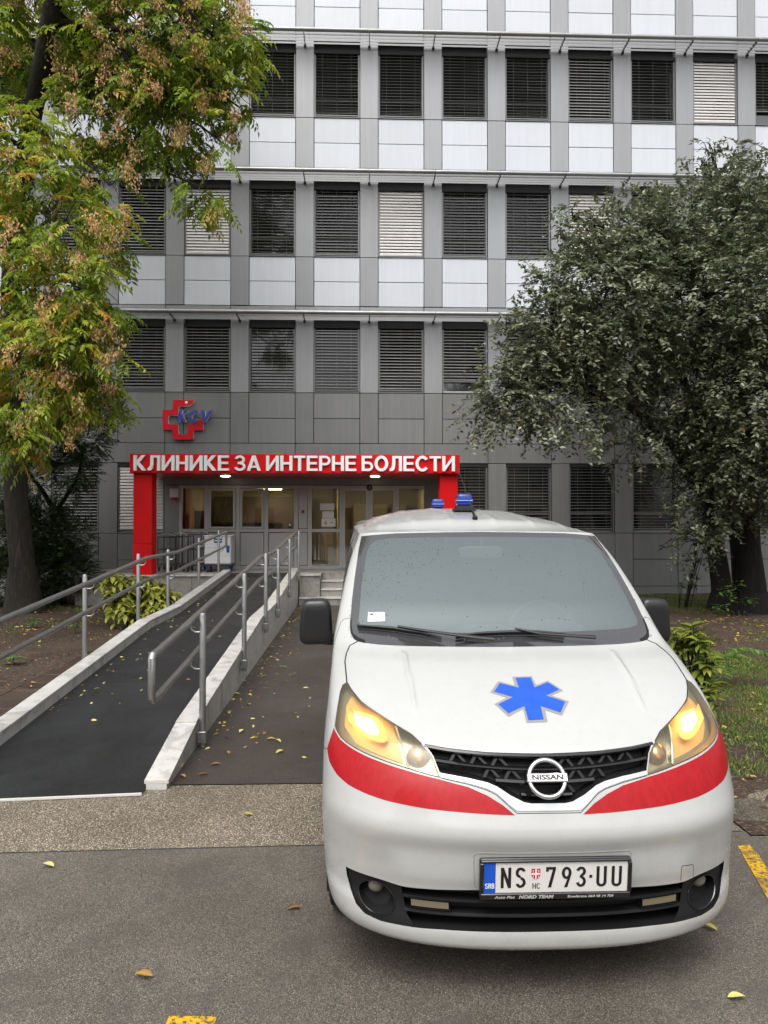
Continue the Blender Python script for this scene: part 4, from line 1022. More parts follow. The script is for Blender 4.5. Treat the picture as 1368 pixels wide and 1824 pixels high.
for row, (d0, d1) in enumerate(((.030, .058), (.074, .104), (.122, .150))):
    for q0 in np.arange(-.375 + .037 * (row % 2), .38, .075):
        if abs(q0) < .075 or vt(q0) - d1 < vb(abs(q0) + .03) + .004: continue
        b = MB()
        for s in (-1, 1):     # the slanted struts that leave triangular gaps
            pa, pb = (q0 + s * .007, vt(q0) - d0 - .001), (q0 + s * .026, vt(q0) - d1 + .001)
            for wv in (0,):
                c4 = [(pa[0] - .006, pa[1]), (pa[0] + .006, pa[1]), (pb[0] + .006, pb[1]), (pb[0] - .006, pb[1])]
                f4 = [S(a, v_) + (0, .018, 0) for a, v_ in c4]; k4 = [S(a, v_) + (0, .03, 0) for a, v_ in c4]
                b.add([tuple(p) for p in f4 + k4], [(0, 1, 2, 3), (0, 4, 5, 1), (1, 5, 6, 2), (2, 6, 7, 3), (3, 7, 4, 0)])
        b.build('grille_strut', 'black_plastic', grl)
# ---- badge
bc = S(np.array(0.0), np.array(.728)); bn = SNf(np.array(0.0), np.array(.728)); tilt = math.atan2(bn[2], -bn[1])
BM = Matrix.Translation(Vector(bc) + Vector(bn) * .018) @ Matrix.Rotation(-tilt, 4, 'X')
bdg = bpy.data.objects.new('badge', None); C.objects.link(bdg); bdg.parent = van; bdg.matrix_local = BM
b = MB(); b.tube([(.066 * math.cos(a), 0, .066 * math.sin(a)) for a in np.linspace(0, 2 * math.pi, 49)], .009, 10, False, sy=1); b.build('ring', 'chrome', bdg, True)
b = MB(); b.cbox(-.075, -.016, -.016, .075, .004, .016, .003); b.build('name_bar', 'chrome', bdg)
small_text('NISSAN', .0245, bdg, 'badge_text', 'plate_black', Matrix.Translation((0, -.0166, 0)) @ FRONT, .0006, 1.42, .0009)

# ---- headlights
bulbs = []
for sgn in (1, -1):
    f = lambda L: [(sgn * a, b_) for a, b_ in L]
    hl = bpy.data.objects.new('headlight', None); C.objects.link(hl); hl.parent = van; hl['label'] = 'headlight with lit amber indicator'
    skin('lens', groups['headlight_' + ('r' if sgn > 0 else 'l')], 'lens', hl, .003)
    wall_loop('housing', f(HL), .075, 'lamp_house', hl, (0, .9, -.25))
    region_patch('reflector', f(HL), 'reflector', hl, disp=(0, .066, -.018))
    # divider between the main chamber and the inner lamp
    dq = np.linspace(0, 1, 8); qa = sgn * (.52 - .03 * dq); va = .930 - (.930 - .757) * dq
    a_ = S(qa, va) + np.array((0, .012, -.003)); c_ = S(qa, va) + np.array((0, .066, -.018))
    b = MB(); b.add([tuple(x) for x in a_] + [tuple(x) for x in c_], [(i, i + 1, i + 9, i + 8) for i in range(7)]); b.tube([tuple(x) for x in a_], .004, 6); b.build('chamber_divider', 'silver_trim', hl)
    # amber chamber shell
    region_patch('indicator_shell', f([(.765, .85), (.76, .97), (.725, 1.06), (.677, 1.02), (.60, .975), (.53, .925), (.518, .85), (.505, .765), (.60, .782), (.70, .80)]), 'amber_shell', hl, disp=(0, .058, -.016))
    el = [(sgn * (.655 + .060 * math.cos(a) * .95 - .022 * math.sin(a) + .008 * math.sin(3 * a)), .905 + .024 * math.sin(a) + .030 * math.cos(a) + .006 * math.cos(4 * a)) for a in np.linspace(0, 2 * math.pi, 25)[:-1]]
    o = region_patch('indicator_hot_spot', el, 'amber_glow', hl, disp=(0, .044, -.012), step=.015)  # glowing patch drawn in the shape of the lit lamp's hot spot
    dq = np.array(el); ring_ = S(dq[:, 0], dq[:, 1]); cen_ = ring_.mean(0); o1 = cen_ + (ring_ - cen_) * 1.75 + np.array((0, .030, -.008)); o2 = cen_ + (ring_ - cen_) * 1.02 + np.array((0, .048, -.013)); nn = len(dq)
    b = MB(); b.add([tuple(x) for x in o1] + [tuple(x) for x in o2], [(k, (k + 1) % nn, (k + 1) % nn + nn, k + nn) for k in range(nn)]); b.build('indicator_bowl', 'amber_shell', hl, True)
    rp = S(np.array(sgn * .44), np.array(.79)) + np.array((0, .045, -.012))
    b = MB(); b.lathe([(.0, .02), (.025, .012), (.042, -.008), (.047, -.02)], Matrix.Translation(tuple(rp)) @ Matrix.Rotation(R(90), 4, 'X'), 24); b.build('inner_lamp', 'inner_lamp', hl, True)
    b = MB(); b.superq(tuple(rp + np.array((0, -.012, 0))), .011, .014, .011, .9, 12, 8); b.build('small_bulb', 'small_bulb', hl, True)

# ---- lower intake with fog lamps
ip = full(INt, INb)
wall_loop('intake_wall', ip, .10, 'black_plastic', van)
itk = region_patch('intake_mesh', [p for p in ip], 'black_plastic', van, disp=(0, .10, 0))
for va_, vb_ in ((.262, .272), (.212, .222)):
    q = np.linspace(-.53, .53, 60); t = S(q, np.full(60, vb_)); l = S(q, np.full(60, va_))
    vs = [tuple(p + (0, .012, 0)) for p in t] + [tuple(p + (0, .010, 0)) for p in l] + [tuple(p + (0, .06, 0)) for p in l] + [tuple(p + (0, .06, 0)) for p in t]
    b = MB(); b.add(vs, [(k * 60 + i, k * 60 + i + 1, (k + 1) * 60 + i + 1, (k + 1) * 60 + i) for k in range(3) for i in range(59)] + [(180 + i, 181 + i, i + 1, i) for i in range(59)]); b.build('intake_bar', 'black_plastic', itk, True)
for sgn in (1, -1):
    f = lambda L: [(sgn * a, b_) for a, b_ in L]
    fc = S(np.array(sgn * .634), np.array(.237)); fn = SNf(np.array(sgn * .634), np.array(.237))
    # bezel patch with a round hole for the lamp
    hole = [(sgn * (.634 + .072 * math.cos(a)), .237 + .058 * math.sin(a)) for a in np.linspace(0, 2 * math.pi, 29)[:-1]]
    vs = [Vector(p) for p in dens(f(BZ), .014)]; ar = sum(vs[i].x * vs[(i + 1) % len(vs)].y - vs[(i + 1) % len(vs)].x * vs[i].y for i in range(len(vs)))
    vs = vs if ar > 0 else vs[::-1]; n = len(vs); hv = [Vector(p) for p in (hole if sgn > 0 else hole[::-1])]
    ex = [Vector((x, y)) for x in np.arange(-.8, .8, .015) for y in np.arange(.1, .34, .015)]
    o_v, _, o_f, _, _, og = delaunay_2d_cdt(vs + hv + ex, [], [list(range(n)), list(range(n, n + len(hv)))], 0, 1e-5)
    qv = np.array([(p.x, p.y) for p in o_v]); co = S(np.clip(qv[:, 0], -1, 1), np.clip(qv[:, 1], 0, 2)) + np.array((0, .012, 0))
    keep = [tuple(t_) for t_, o in zip(o_f, og) if o and 1 not in o]; used = sorted({i for t_ in keep for i in t_}); mp = {i: k for k, i in enumerate(used)}
    fl = bpy.data.objects.new('fog_lamp', None); C.objects.link(fl); fl.parent = van
    b = MB(); b.add([tuple(co[i]) for i in used], [tuple(mp[i] for i in t_) for t_ in keep]); b.build('bezel', 'black_plastic', fl, True)
    hq = np.array(hole); a0 = S(hq[:, 0], hq[:, 1]) + np.array((0, .012, 0)); cen = a0.mean(0); a1 = cen + (a0 - cen) * .80 + np.array((0, .05, 0)); nh = len(hole)
    b = MB(); b.add([tuple(p) for p in a0] + [tuple(p) for p in a1] + [tuple(cen + (0, .055, 0))], [(i, (i + 1) % nh, (i + 1) % nh + nh, i + nh) for i in range(nh)] + [(i + nh, (i + 1) % nh + nh, 2 * nh) for i in range(nh)]); b.build('cup', 'black_plastic', fl, True)
    b = MB(); b.tube([tuple(p - np.array((0, .002, 0))) for p in a0] + [tuple(a0[0] - np.array((0, .002, 0)))], .003, 6, False); b.build('rim', 'black_gloss', fl, True)
    b = MB(); b.superq(tuple(cen + np.array((0, .04, .030))), .032, .022, .030, .95, 18, 12); b.build('fog_glass', 'fog_glass', fl, True)
    # daytime strip lamp between the intake bars
    q4 = [(.503, .262), (.368, .260), (.368, .236), (.503, .237)]
    dl = region_patch('strip_lamp', f(q4), 'strip_lamp', van, disp=(0, .004, 0)); wall_loop('strip_lamp_case', f([(.51, .268), (.361, .266), (.361, .230), (.51, .231)]), .05, 'black_plastic', dl)
# grey line painted for the shaded recess edge round the number plate
line_on('plate_recess_shade', [(-.268, .325), (-.276, .345), (-.278, .455), (-.268, .466), (.296, .466), (.306, .455), (.304, .345), (.298, .325)], .0022, 'recess_shade', van, -.0006)
# tow-eye cover outline
line_on('tow_cover_gap', [(.516, .312), (.510, .370), (.514, .375), (.562, .367), (.567, .362), (.578, .300)], .0014, 'joint', van, -.0005)

# ---- number plate
npl = bpy.data.objects.new('number_plate', None); C.objects.link(npl); npl.parent = van
npl.location = (.017, -.044, .495); npl.rotation_euler = (R(7), 0, 0)
b = MB(); b.cbox(-.275, .004, -.082, .275, .024, .068, .006); b.build('plate_holder', 'black_gloss', npl)
b = MB(); b.cbox(-.272, -.006, .0575, .272, .006, .068, .003); b.cbox(-.272, -.006, -.082, .272, .006, -.0575, .003); b.cbox(-.275, -.006, -.0573, -.2605, .006, .0573, .003); b.cbox(.2605, -.006, -.0573, .275, .006, .0573, .003); b.build('plate_frame', 'black_gloss', npl)
b = MB(); b.box(-.26, .0, -.0565, .26, .003, .0565); b.build('plate', 'plate_white', npl)
b = MB(); b.box(-.26, -.0008, -.0565, -.218, .0, .0565); b.build('blue_band', 'plate_blue', npl)
def plate_char(ch, x, z, sx, sz, m='plate_black', y=-.0012): 
    wd, ps = letter(ch); b = MB(); glyph_mesh(b, ps, x, z, sx, sz, y, 0); b.build('character', m, npl)
for ch, x in (('n', -.199), ('s', -.146), ('7', -.036), ('9', .021), ('3', .074), ('.', .121), ('u', .147), ('u', .202)): plate_char(ch, x, -.038, .088, .077)
for ch, x in (('h', -.084), ('c', -.069)): plate_char(ch, x, -.042, .032, .020)
for ch, x in (('s', -.2555), ('r', -.2438), ('b', -.2318)): plate_char(ch, x, -.039, .024, .019, 'sign_white', -.0018)
b = MB(); glyph_mesh(b, [[(-.016, .021), (.016, .021), (.016, -.004), (.012, -.013), (0, -.021), (-.012, -.013), (-.016, -.004)]], -.073, .012, 1, 1, -.001, 0); b.build('crest', 'crest_red', npl)
b = MB(); glyph_mesh(b, [bar(-.0025, -.019, .0025, .020), bar(-.0155, -.0005, .0155, .0045)], -.073, .012, 1, 1, -.0018, 0)
for sx in (-1, 1):
    for zz in (.012, -.009): glyph_mesh(b, [arcp(sx * .0085, zz, .0035, .0042, 60 if sx < 0 else -120, 300 if sx < 0 else 120, .0014, 8)], -.073, .012, 1, 1, -.0018, 0)
b.build('crest_cross', 'sign_white', npl)
small_text('Auto Plac', .0135, npl, 'dealer_text', 'frame_text', Matrix.Translation((-.185, -.0064, -.0705)) @ FRONT, .0003, 1.35, .0003, .2)
small_text('NORD TEAM', .0165, npl, 'dealer_text', 'frame_text', Matrix.Translation((-.072, -.0064, -.0705)) @ FRONT, .0003, 1.3, .0007, .2)
small_text('Smederevo 064 48 14 709', .0125, npl, 'dealer_text', 'frame_text', Matrix.Translation((.125, -.0064, -.0705)) @ FRONT, .0003, 1.25, .0003, .2)

# ---- blue star on the bonnet
ST_O = [(-.02, 1.272), (.034, 1.277), (.037, 1.207), (.082, 1.24), (.124, 1.166), (.076, 1.132), (.13, 1.093), (.089, 1.009), (.038, 1.042), (.036, .975), (-.022, .972), (-.019, 1.049), (-.073, 1.006), (-.109, 1.08), (-.059, 1.121), (-.113, 1.156), (-.072, 1.238), (-.022, 1.205)]
ST_I = [(-.012, 1.263), (.028, 1.266), (.029, 1.189), (.08, 1.227), (.111, 1.173), (.056, 1.132), (.115, 1.09), (.087, 1.026), (.028, 1.065), (.026, .989), (-.014, .985), (-.014, 1.066), (-.07, 1.024), (-.096, 1.078), (-.039, 1.123), (-.098, 1.162), (-.068, 1.223), (-.012, 1.188)]
so = region_patch('star_emblem', ST_O, 'star_grey', van, noff=.0012, step=.03); region_patch('blue_star', ST_I, 'star_blue', so, noff=.002, step=.03)

# ---- roof
def lut(y, t): return np.interp(y, [a for a, _ in t], [b_ for _, b_ in t])
ZC = [(1.52, 1.716), (1.62, 1.742), (1.8, 1.778), (2.1, 1.818), (2.5, 1.85), (3.0, 1.872), (3.6, 1.875), (4.1, 1.855), (4.36, 1.80)]
ZE = [(1.60, 1.70), (1.68, 1.70), (2.0, 1.722), (2.6, 1.738), (4.1, 1.735), (4.36, 1.70)]
WE = [(1.5, .685), (1.68, .685), (2.2, .708), (2.8, .722), (4.2, .722), (4.36, .70)]
nq, nr = 121, 46
qs = np.linspace(-1, 1, nq); hdr = S(qs, np.full(nq, VMAX)); rows = [hdr]
sx_h = hdr[:, 0] / .685
for i in range(1, nr + 1):
    t = (i / nr) ** 1.35; y = hdr[:, 1] * (1 - t) + 4.36 * t; wv = lut(y, WE)
    x = sx_h * wv; z = lut(y, ZE) + (lut(y, ZC) - lut(y, ZE)) * (1 - np.abs(sx_h) ** 2.7)
    bl = min(1, t * 9); z = hdr[:, 2] * (1 - bl) + z * bl if bl < 1 else z
    for xr in (.13, .36, .56):
        z = z + .007 * np.exp(-((np.abs(x) - xr) / .018) ** 2) * sst((t - .05) / .08) * sst((.97 - t) / .05)
    z = z - .010 * np.exp(-((np.abs(x) - .655) / .012) ** 2) * sst((t - .02) / .05)       # rain channel
    rows.append(np.stack([x, y, z], -1))
b = MB(); b.add([tuple(p) for r_ in rows for p in r_], [(i * nq + k, i * nq + k + 1, (i + 1) * nq + k + 1, (i + 1) * nq + k) for i in range(nr) for k in range(nq - 1)]); roof = b.build('roof', 'van_paint', van, True)
# ---- sides
ck = np.linspace(.02, VMAX, 60); cor = S(np.ones(60) * .9999, ck)
zt_, wt_ = ST[:, 3], ST[:, 4]
def side_x(y, z):
    base = np.interp(z, zt_, wt_); return base + (lut(y, WE) - .685) * sst((z - 1.2) / .5) * sst((y - 1.5) / .5)
def arch(yc, r_=.345, zc=.315):
    a0 = math.asin(min(1, (zc - .22) / r_)); return [(yc - r_ * math.cos(a), zc + r_ * math.sin(a)) for a in np.linspace(-a0, math.pi + a0, 24)][::-1]
edge = [(float(p[1]), float(p[2])) for p in cor if p[2] > .225]
topl = [(y, float(lut(y, ZE))) for y in np.linspace(1.75, 4.30, 26)]
out = [(edge[0][0], .22)] + edge + topl + [(4.36, 1.5), (4.38, .9), (4.36, .25)] + [(y, z) for y, z in arch(3.56)] + [(3.0, .22), (2.0, .22)] + [(y, z) for y, z in arch(.84)]
winpolys = [[(1.22, 1.20), (1.45, 1.40), (1.72, 1.60), (2.10, 1.62), (2.15, 1.17), (1.5, 1.16)], [(2.28, 1.17), (2.26, 1.62), (3.15, 1.63), (3.18, 1.17)], [(3.30, 1.17), (3.28, 1.63), (4.15, 1.62), (4.22, 1.17)]]
for sgn in (1, -1):
    vs = [Vector(p) for p in out]; ar = sum(vs[i].x * vs[(i + 1) % len(vs)].y - vs[(i + 1) % len(vs)].x * vs[i].y for i in range(len(vs)))
    if ar < 0: vs = vs[::-1]
    n = len(vs); fs = [list(range(n))]
    for wp in winpolys:
        wq = rounded(wp, .05); 
        wv = [Vector(p) for p in wq]; ar = sum(wv[i].x * wv[(i + 1) % len(wv)].y - wv[(i + 1) % len(wv)].x * wv[i].y for i in range(len(wv)))
        wv = wv if ar > 0 else wv[::-1]; fs.append(list(range(len(vs), len(vs) + len(wv)))); vs = vs + wv
    ex = [Vector((y, z)) for y in np.arange(.3, 4.36, .045) for z in np.arange(.24, 1.72, .03)]
    o_v, _, o_f, _, _, og = delaunay_2d_cdt(vs + ex, [], fs, 0, 1e-5)
    co = np.array([(sgn * float(side_x(p.x, p.y)), p.x, p.y) for p in o_v])
    for nm, m, cond in (('side_panel', 'van_paint', lambda o: o == [0]), ('side_window', 'side_glass', lambda o: 0 in o and len(o) > 1)):
        keep = [tuple(t_) for t_, o in zip(o_f, og) if o and cond(sorted(o))]; used = sorted({i for t_ in keep for i in t_}); mp = {i: k for k, i in enumerate(used)}
        b = MB(); b.add([tuple(co[i]) for i in used], [tuple(mp[i] for i in (t_ if sgn < 0 else t_[::-1])) for t_ in keep]); pn = b.build(nm, m, van, True)
    for L in ([(1.16, 1.22), (1.13, .9), (1.2, .6), (1.22, .26)], [(2.2, 1.68), (2.22, .9), (2.20, .26)], [(3.24, 1.68), (3.24, .8)]):
        b = MB(); b.tube([(sgn * float(side_x(y, z)), y, z) for (y, z) in dens(L, .03, False)], .003, 6); b.build('door_gap', 'joint', van)
    b = MB(); b.superq((sgn * .835, 2.05, 1.02), .02, .10, .018, .5, 14, 8); b.build('door_handle', 'van_paint', van, True)
    # door mirror: housing on a short arm
    mr = bpy.data.objects.new('door_mirror', None); C.objects.link(mr); mr.parent = van
    def shp(p): return Vector((p.x * (1 - .10 * (p.z / .12)), p.y, p.z + .035 * (p.x * sgn) * -.6))
    b = MB(); b.superq((sgn * .918, 1.37, 1.235), .085, .065, .122, .42, 36, 22, shape=shp); b.build('mirror_housing', 'mirror_plastic', mr, True)
    b = MB(); b.superq((sgn * .915, 1.434, 1.235), .072, .006, .105, .4, 24, 14); b.build('mirror_glass', 'chrome', mr, True)
    b = MB(); b.tube([(sgn * .775, 1.36, 1.165), (sgn * .84, 1.37, 1.13), (sgn * .90, 1.37, 1.135)], [.035, .027, .024], 12); b.build('mirror_arm', 'mirror_plastic', mr, True)
    # tail lamp
    b = MB(); b.cbox(sgn * .70 - .04, 4.36, .95, sgn * .70 + .04, 4.41, 1.45, .01); b.build('tail_lamp', 'crest_red', van)
    for yc, nm in ((.84, 'front'), (3.56, 'rear')):
        wh = bpy.data.objects.new('wheel', None); C.objects.link(wh); wh.parent = van; wh.location = (sgn * .73, yc, .31)
        M_ = Matrix.Rotation(R(90), 4, 'Y')
        b = MB(); b.lathe([(.20, -.085), (.27, -.092), (.30, -.085), (.31, -.06), (.312, 0), (.31, .06), (.30, .085), (.27, .092), (.20, .085)], M_, 48); b.build('tyre', 'tyre', wh, True)
        b = MB(); b.lathe([(0, sgn * .055), (.05, sgn * .06), (.15, sgn * .05), (.195, sgn * .07), (.205, sgn * .08), (.205, -sgn * .08)], M_, 32); b.build('rim', 'silver_trim', wh, True)
        for k in range(5):
            a = 2 * math.pi * k / 5; b = MB(); b.tube([(sgn * .066, .03 * math.cos(a), .03 * math.sin(a)), (sgn * .07, .19 * math.cos(a), .19 * math.sin(a))], [.02, .026], 6); b.build('spoke', 'silver_trim', wh, True)
        # wheel house
        b = MB(); hs_ = [(yc + .37 * math.cos(a), .315 + .37 * math.sin(a)) for a in np.linspace(-.3, math.pi + .3, 20)]
        b.add([(sgn * .825, y, z) for y, z in hs_] + [(sgn * .55, y, z) for y, z in hs_], [(i, i + 1, i + 21, i + 20) for i in range(19)] + [tuple(range(20, 40))]); b.build('wheel_house', 'black_rubber', van)
# ---- rear, floor
b = MB(); yy = 4.375; rp_ = [(-.80, .25), (.80, .25), (.82, .6), (.82, .95), (.80, 1.2), (.74, 1.55), (.70, 1.70), (.5, 1.765), (0, 1.80), (-.5, 1.765), (-.70, 1.70), (-.74, 1.55), (-.80, 1.2), (-.82, .95), (-.82, .6)]
b.prism(rp_, yy - .02, yy); b.build('rear_door', 'van_paint', van)
b = MB(); b.box(-.6, yy + .001, 1.1, .6, yy + .006, 1.6); b.build('rear_window', 'side_glass', van)
b = MB(); b.cbox(-.80, 4.36, .25, .80, 4.47, .55, .03); b.build('rear_bumper', 'van_paint', van)
b = MB(); b.box(-.56, .22, .21, .56, 4.3, .30); b.box(-.80, 1.3, .22, .80, 3.1, .28); b.box(-.60, .20, .25, .60, .26, .80); b.box(-.78, 1.05, .28, .78, 1.10, 1.05); b.build('underbody', 'black_rubber', van)
# ---- cab interior
b = MB(); b.prism([(-.74, 1.02), (.74, 1.02), (.72, 1.13), (.6, 1.165), (-.6, 1.165), (-.72, 1.13)], 1.08, 1.48); b.superq((.36, 1.40, 1.17), .20, .12, .06, .7, 20, 12); b.superq((0, 1.36, 1.16), .16, .14, .05, .7, 20, 12); b.build('dashboard', 'dash', van, True)
b = MB(); b.add([tuple(p + np.array((0, .03, -.03))) for p in S(np.linspace(-.7, .7, 20), np.full(20, 1.62))] + [(x, 1.10, 1.15) for x in np.linspace(-.66, .66, 20)], [(i, i + 1, i + 21, i + 20) for i in range(19)]); b.build('dash_top', 'dash', van, True)
sw = bpy.data.objects.new('steering_wheel', None); C.objects.link(sw); sw.parent = van; sw.location = (.36, 1.55, 1.14); sw.rotation_euler = (R(62), 0, 0)
b = MB(); b.tube([(.185 * math.cos(a), .185 * math.sin(a), 0) for a in np.linspace(0, 2 * math.pi, 41)], .016, 10, False); b.build('rim', 'seat', sw, True)
b = MB(); b.superq((0, 0, -.02), .075, .06, .03, .6, 16, 10); b.build('hub', 'seat', sw, True)
for a in (0, math.pi, -math.pi / 2): b = MB(); b.tube([(0, 0, -.02), (.18 * math.cos(a), .18 * math.sin(a), 0)], .018, 8, sy=.5); b.build('spoke', 'seat', sw, True)
for x in (-.36, .36):
    st_ = bpy.data.objects.new('seat', None); C.objects.link(st_); st_.parent = van; st_.location = (x, 1.9, .6)
    b = MB(); b.superq((0, 0, .1), .25, .27, .10, .5, 24, 12); b.build('cushion', 'seat', st_, True)
    b = MB(); b.superq((0, .24, .42), .24, .08, .34, .5, 24, 14); b.build('backrest', 'seat', st_, True)
    b = MB(); b.superq((0, .27, .84), .13, .05, .10, .5, 20, 12); b.build('headrest', 'seat', st_, True)
b = MB(); b.box(-.72, 2.45, .3, .72, 2.49, 1.70); b.build('bulkhead', 'interior_grey', van)
b = MB(); b.superq((-.005, 1.50, 1.60), .125, .018, .036, .45, 24, 12); b.tube([(0, 1.50, 1.63), (0, 1.52, 1.69)], .009, 8); b.build('cab_mirror', 'cab_mirror', van, True)
# ---- screen sticker, wipers
stk = region_patch('screen_sticker', [(-.665, 1.797), (-.567, 1.802), (-.559, 1.746), (-.658, 1.738)], 'sticker', van, noff=.003)
region_patch('sticker_print', [(-.650, 1.789), (-.632, 1.790), (-.632, 1.779), (-.650, 1.778)], 'logo_blue', stk, noff=.0036)
for k_, (a, c_, v_) in enumerate(((-.615, -.575, 1.789), (-.64, -.585, 1.770), (-.645, -.59, 1.756))): region_patch('sticker_print', [(a, v_), (c_, v_), (c_, v_ + .004), (a, v_ + .004)], 'frame_grey', stk, noff=.0036)
def wiper(blade, arm, lab):
    wp = bpy.data.objects.new('wiper', None); C.objects.link(wp); wp.parent = van
    def cur(L, off, n=24):
        p = np.array(dens(L, .02, False)); return [tuple(x) for x in sp(p[:, 0], p[:, 1], off)]
    b = MB(); b.tube(cur(blade, .010), .0055, 6); b.build('rubber', 'black_rubber', wp)
    P_ = cur(blade, .024); n = len(P_); b = MB(); b.tube(P_, [.004 + .004 * math.sin(math.pi * i / (n - 1)) for i in range(n)], 6); b.build('blade', 'wiper_black', wp)
    for t in (.12, .35, .65, .88):
        i = int(t * (n - 1)); pp = cur(blade, .010)[i]; b = MB(); b.tube([pp, P_[i]], .006, 5); b.build('claw', 'wiper_black', wp)
    b = MB(); A = cur(arm, .036); m_ = len(A); b.tube(A, [.007 + .006 * i / (m_ - 1) for i in range(m_)], 8, sy=.7); b.build('arm', 'wiper_black', wp, True)
wiper([(-.712, 1.694), (-.60, 1.692), (-.50, 1.685), (-.36, 1.658), (-.262, 1.628)], [(-.48, 1.686), (-.262, 1.640), (-.04, 1.582)], 'l')
wiper([(-.195, 1.632), (-.10, 1.652), (.02, 1.662), (.14, 1.660), (.250, 1.645)], [(.035, 1.672), (.13, 1.632), (.385, 1.590)], 'r')

# ---- beacons, aerial
for y, zb in ((2.39, 1.846), (4.10, 1.862)):
    bc_ = bpy.data.objects.new('beacon', None); C.objects.link(bc_); bc_.parent = van; bc_.location = (.027, y, zb)
    b = MB()
    for z0, z1, r0, r1 in ((0, .014, .072, .070), (.014, .034, .060, .055)):
        vs = [(sx * r0, sy * r0, z0) for sx, sy in ((-1, -1), (1, -1), (1, 1), (-1, 1))] + [(sx * r1, sy * r1, z1) for sx, sy in ((-1, -1), (1, -1), (1, 1), (-1, 1))]
        b.add(vs, [(3, 2, 1, 0), (4, 5, 6, 7), (0, 1, 5, 4), (1, 2, 6, 5), (2, 3, 7, 6), (3, 0, 4, 7)])
    b.build('base', 'black_plastic', bc_)
    b = MB(); b.superq((0, 0, .074), .052, .052, .040, .35, 32, 16, shape=lambda p: Vector((p.x * (1 - .9 * p.z), p.y * (1 - .9 * p.z), p.z))); b.build('dome', 'beacon_blue', bc_, True)
    b = MB(); b.cbox(-.0535, -.0535, .066, .0535, .0535, .072, .002); b.build('dome_band', 'beacon_band', bc_)
an = bpy.data.objects.new('aerial', None); C.objects.link(an); an.parent = van
b = MB(); b.superq((.02, 1.86, 1.795), .016, .026, .014, .7, 14, 8); b.tube([(.02, 1.865, 1.80), (.006, 1.93, 1.865)], [.010, .005], 8); b.build('aerial_base', 'black_plastic', an, True)
b = MB(); b.tube([(.006, 1.93, 1.865), (-.04, 2.17, 2.115)], .0022, 6); b.build('whip', 'steel_dark', an)

# ---- rain drops left on the windscreen
rgd = np.random.default_rng(5); b = MB(); nd = 0
while nd < 800:
    q = rgd.uniform(-.8, .8); v = rgd.uniform(1.62, 2.45)
    if rgd.uniform() > (.95 if (q < -.25 and v > 1.75 + .9 * (q + .8)) or abs(q) > .72 or v < 1.68 else .10): continue
    c_ = sp(q, v, .0012); n_ = SNf(np.array(q), np.array(v)); t1 = np.cross(n_, (0, 0, 1)); t1 /= np.linalg.norm(t1); t2 = np.cross(n_, t1); r_ = rgd.uniform(.0012, .0034)
    b.add([tuple(c_ + (t1 * math.cos(a) + t2 * math.sin(a) * rgd.uniform(.8, 1.6)) * r_) for a in np.linspace(0, 2 * math.pi, 7)[:-1]] + [tuple(c_ + n_ * r_ * .5)], [(k, (k + 1) % 6, 6) for k in range(6)]); nd += 1
tag(b.build('rain_drops', 'drop', wsc), kind='stuff')

# ================================================================== PLANTS
def at(px, py, Y):
    """point at depth Y seen at a pixel of the 1368 x 1824 photograph (used to measure where plants stand)"""
    x, z = (px - 684) / 1370, (912 - py) / 1370; cp, sn = math.cos(R(.75)), math.sin(R(.75)); y2 = cp - z * sn; z2 = sn + z * cp
    c_, s_ = math.cos(R(2)), math.sin(R(2)); d = np.array([x * c_ + y2 * s_, -x * s_ + y2 * c_, z2]); return d * (Y / d[1]) + np.array([0, 0, 1.77])
def nrmz(a): return a / (np.linalg.norm(a, axis=-1, keepdims=True) + 1e-9)
def leaves(name, m, pos, d, up, ln, wd, tint, par, fold=.18, oval=False, curl=.0):
    """one mesh of folded leaf blades: base, two edges, tip"""
    pos, d, up = map(np.asarray, (pos, d, up)); n = len(pos); d = nrmz(d); s = nrmz(np.cross(d, up)); u = nrmz(np.cross(s, d))
    ln = np.asarray(ln).reshape(-1, 1); wd = np.asarray(wd).reshape(-1, 1)
    if oval:
        V = np.stack([pos, pos + d * ln * .32 - s * wd * .5 + u * wd * fold, pos + d * ln * .32 + s * wd * .5 + u * wd * fold, pos + d * ln * .36 - u * ln * 0,
                      pos + d * ln * .70 - s * wd * .36 + u * wd * fold * .6 - u * ln * curl * .5, pos + d * ln * .70 + s * wd * .36 + u * wd * fold * .6 - u * ln * curl * .5, pos + d * ln - u * ln * curl], 1).reshape(-1, 3)
        T = np.array([(0, 1, 3), (0, 3, 2), (1, 4, 3), (3, 5, 2), (3, 4, 6), (3, 6, 5)])
        nv = 7
    else:
        V = np.stack([pos, pos + d * ln * .45 - s * wd * .5 + u * wd * fold, pos + d * ln - u * ln * curl, pos + d * ln * .45 + s * wd * .5 + u * wd * fold], 1).reshape(-1, 3)
        T = np.array([(0, 2, 1), (0, 3, 2)]); nv = 4
    F = (np.arange(n)[:, None, None] * nv + T[None]).reshape(-1, 3)
    me = bpy.data.meshes.new(name); me.vertices.add(len(V)); me.vertices.foreach_set('co', V.astype(np.float32).ravel())
    me.loops.add(F.size); me.loops.foreach_set('vertex_index', F.astype(np.int32).ravel()); me.polygons.add(len(F))
    me.polygons.foreach_set('loop_start', np.arange(0, F.size, 3, dtype=np.int32)); me.update(calc_edges=True)
    at_ = me.attributes.new('tint', 'FLOAT', 'POINT'); at_.data.foreach_set('value', np.repeat(np.clip(tint, 0, 1), nv).astype(np.float32))
    me.materials.append(MATS[m]); me.validate(); return link(name, me, par)
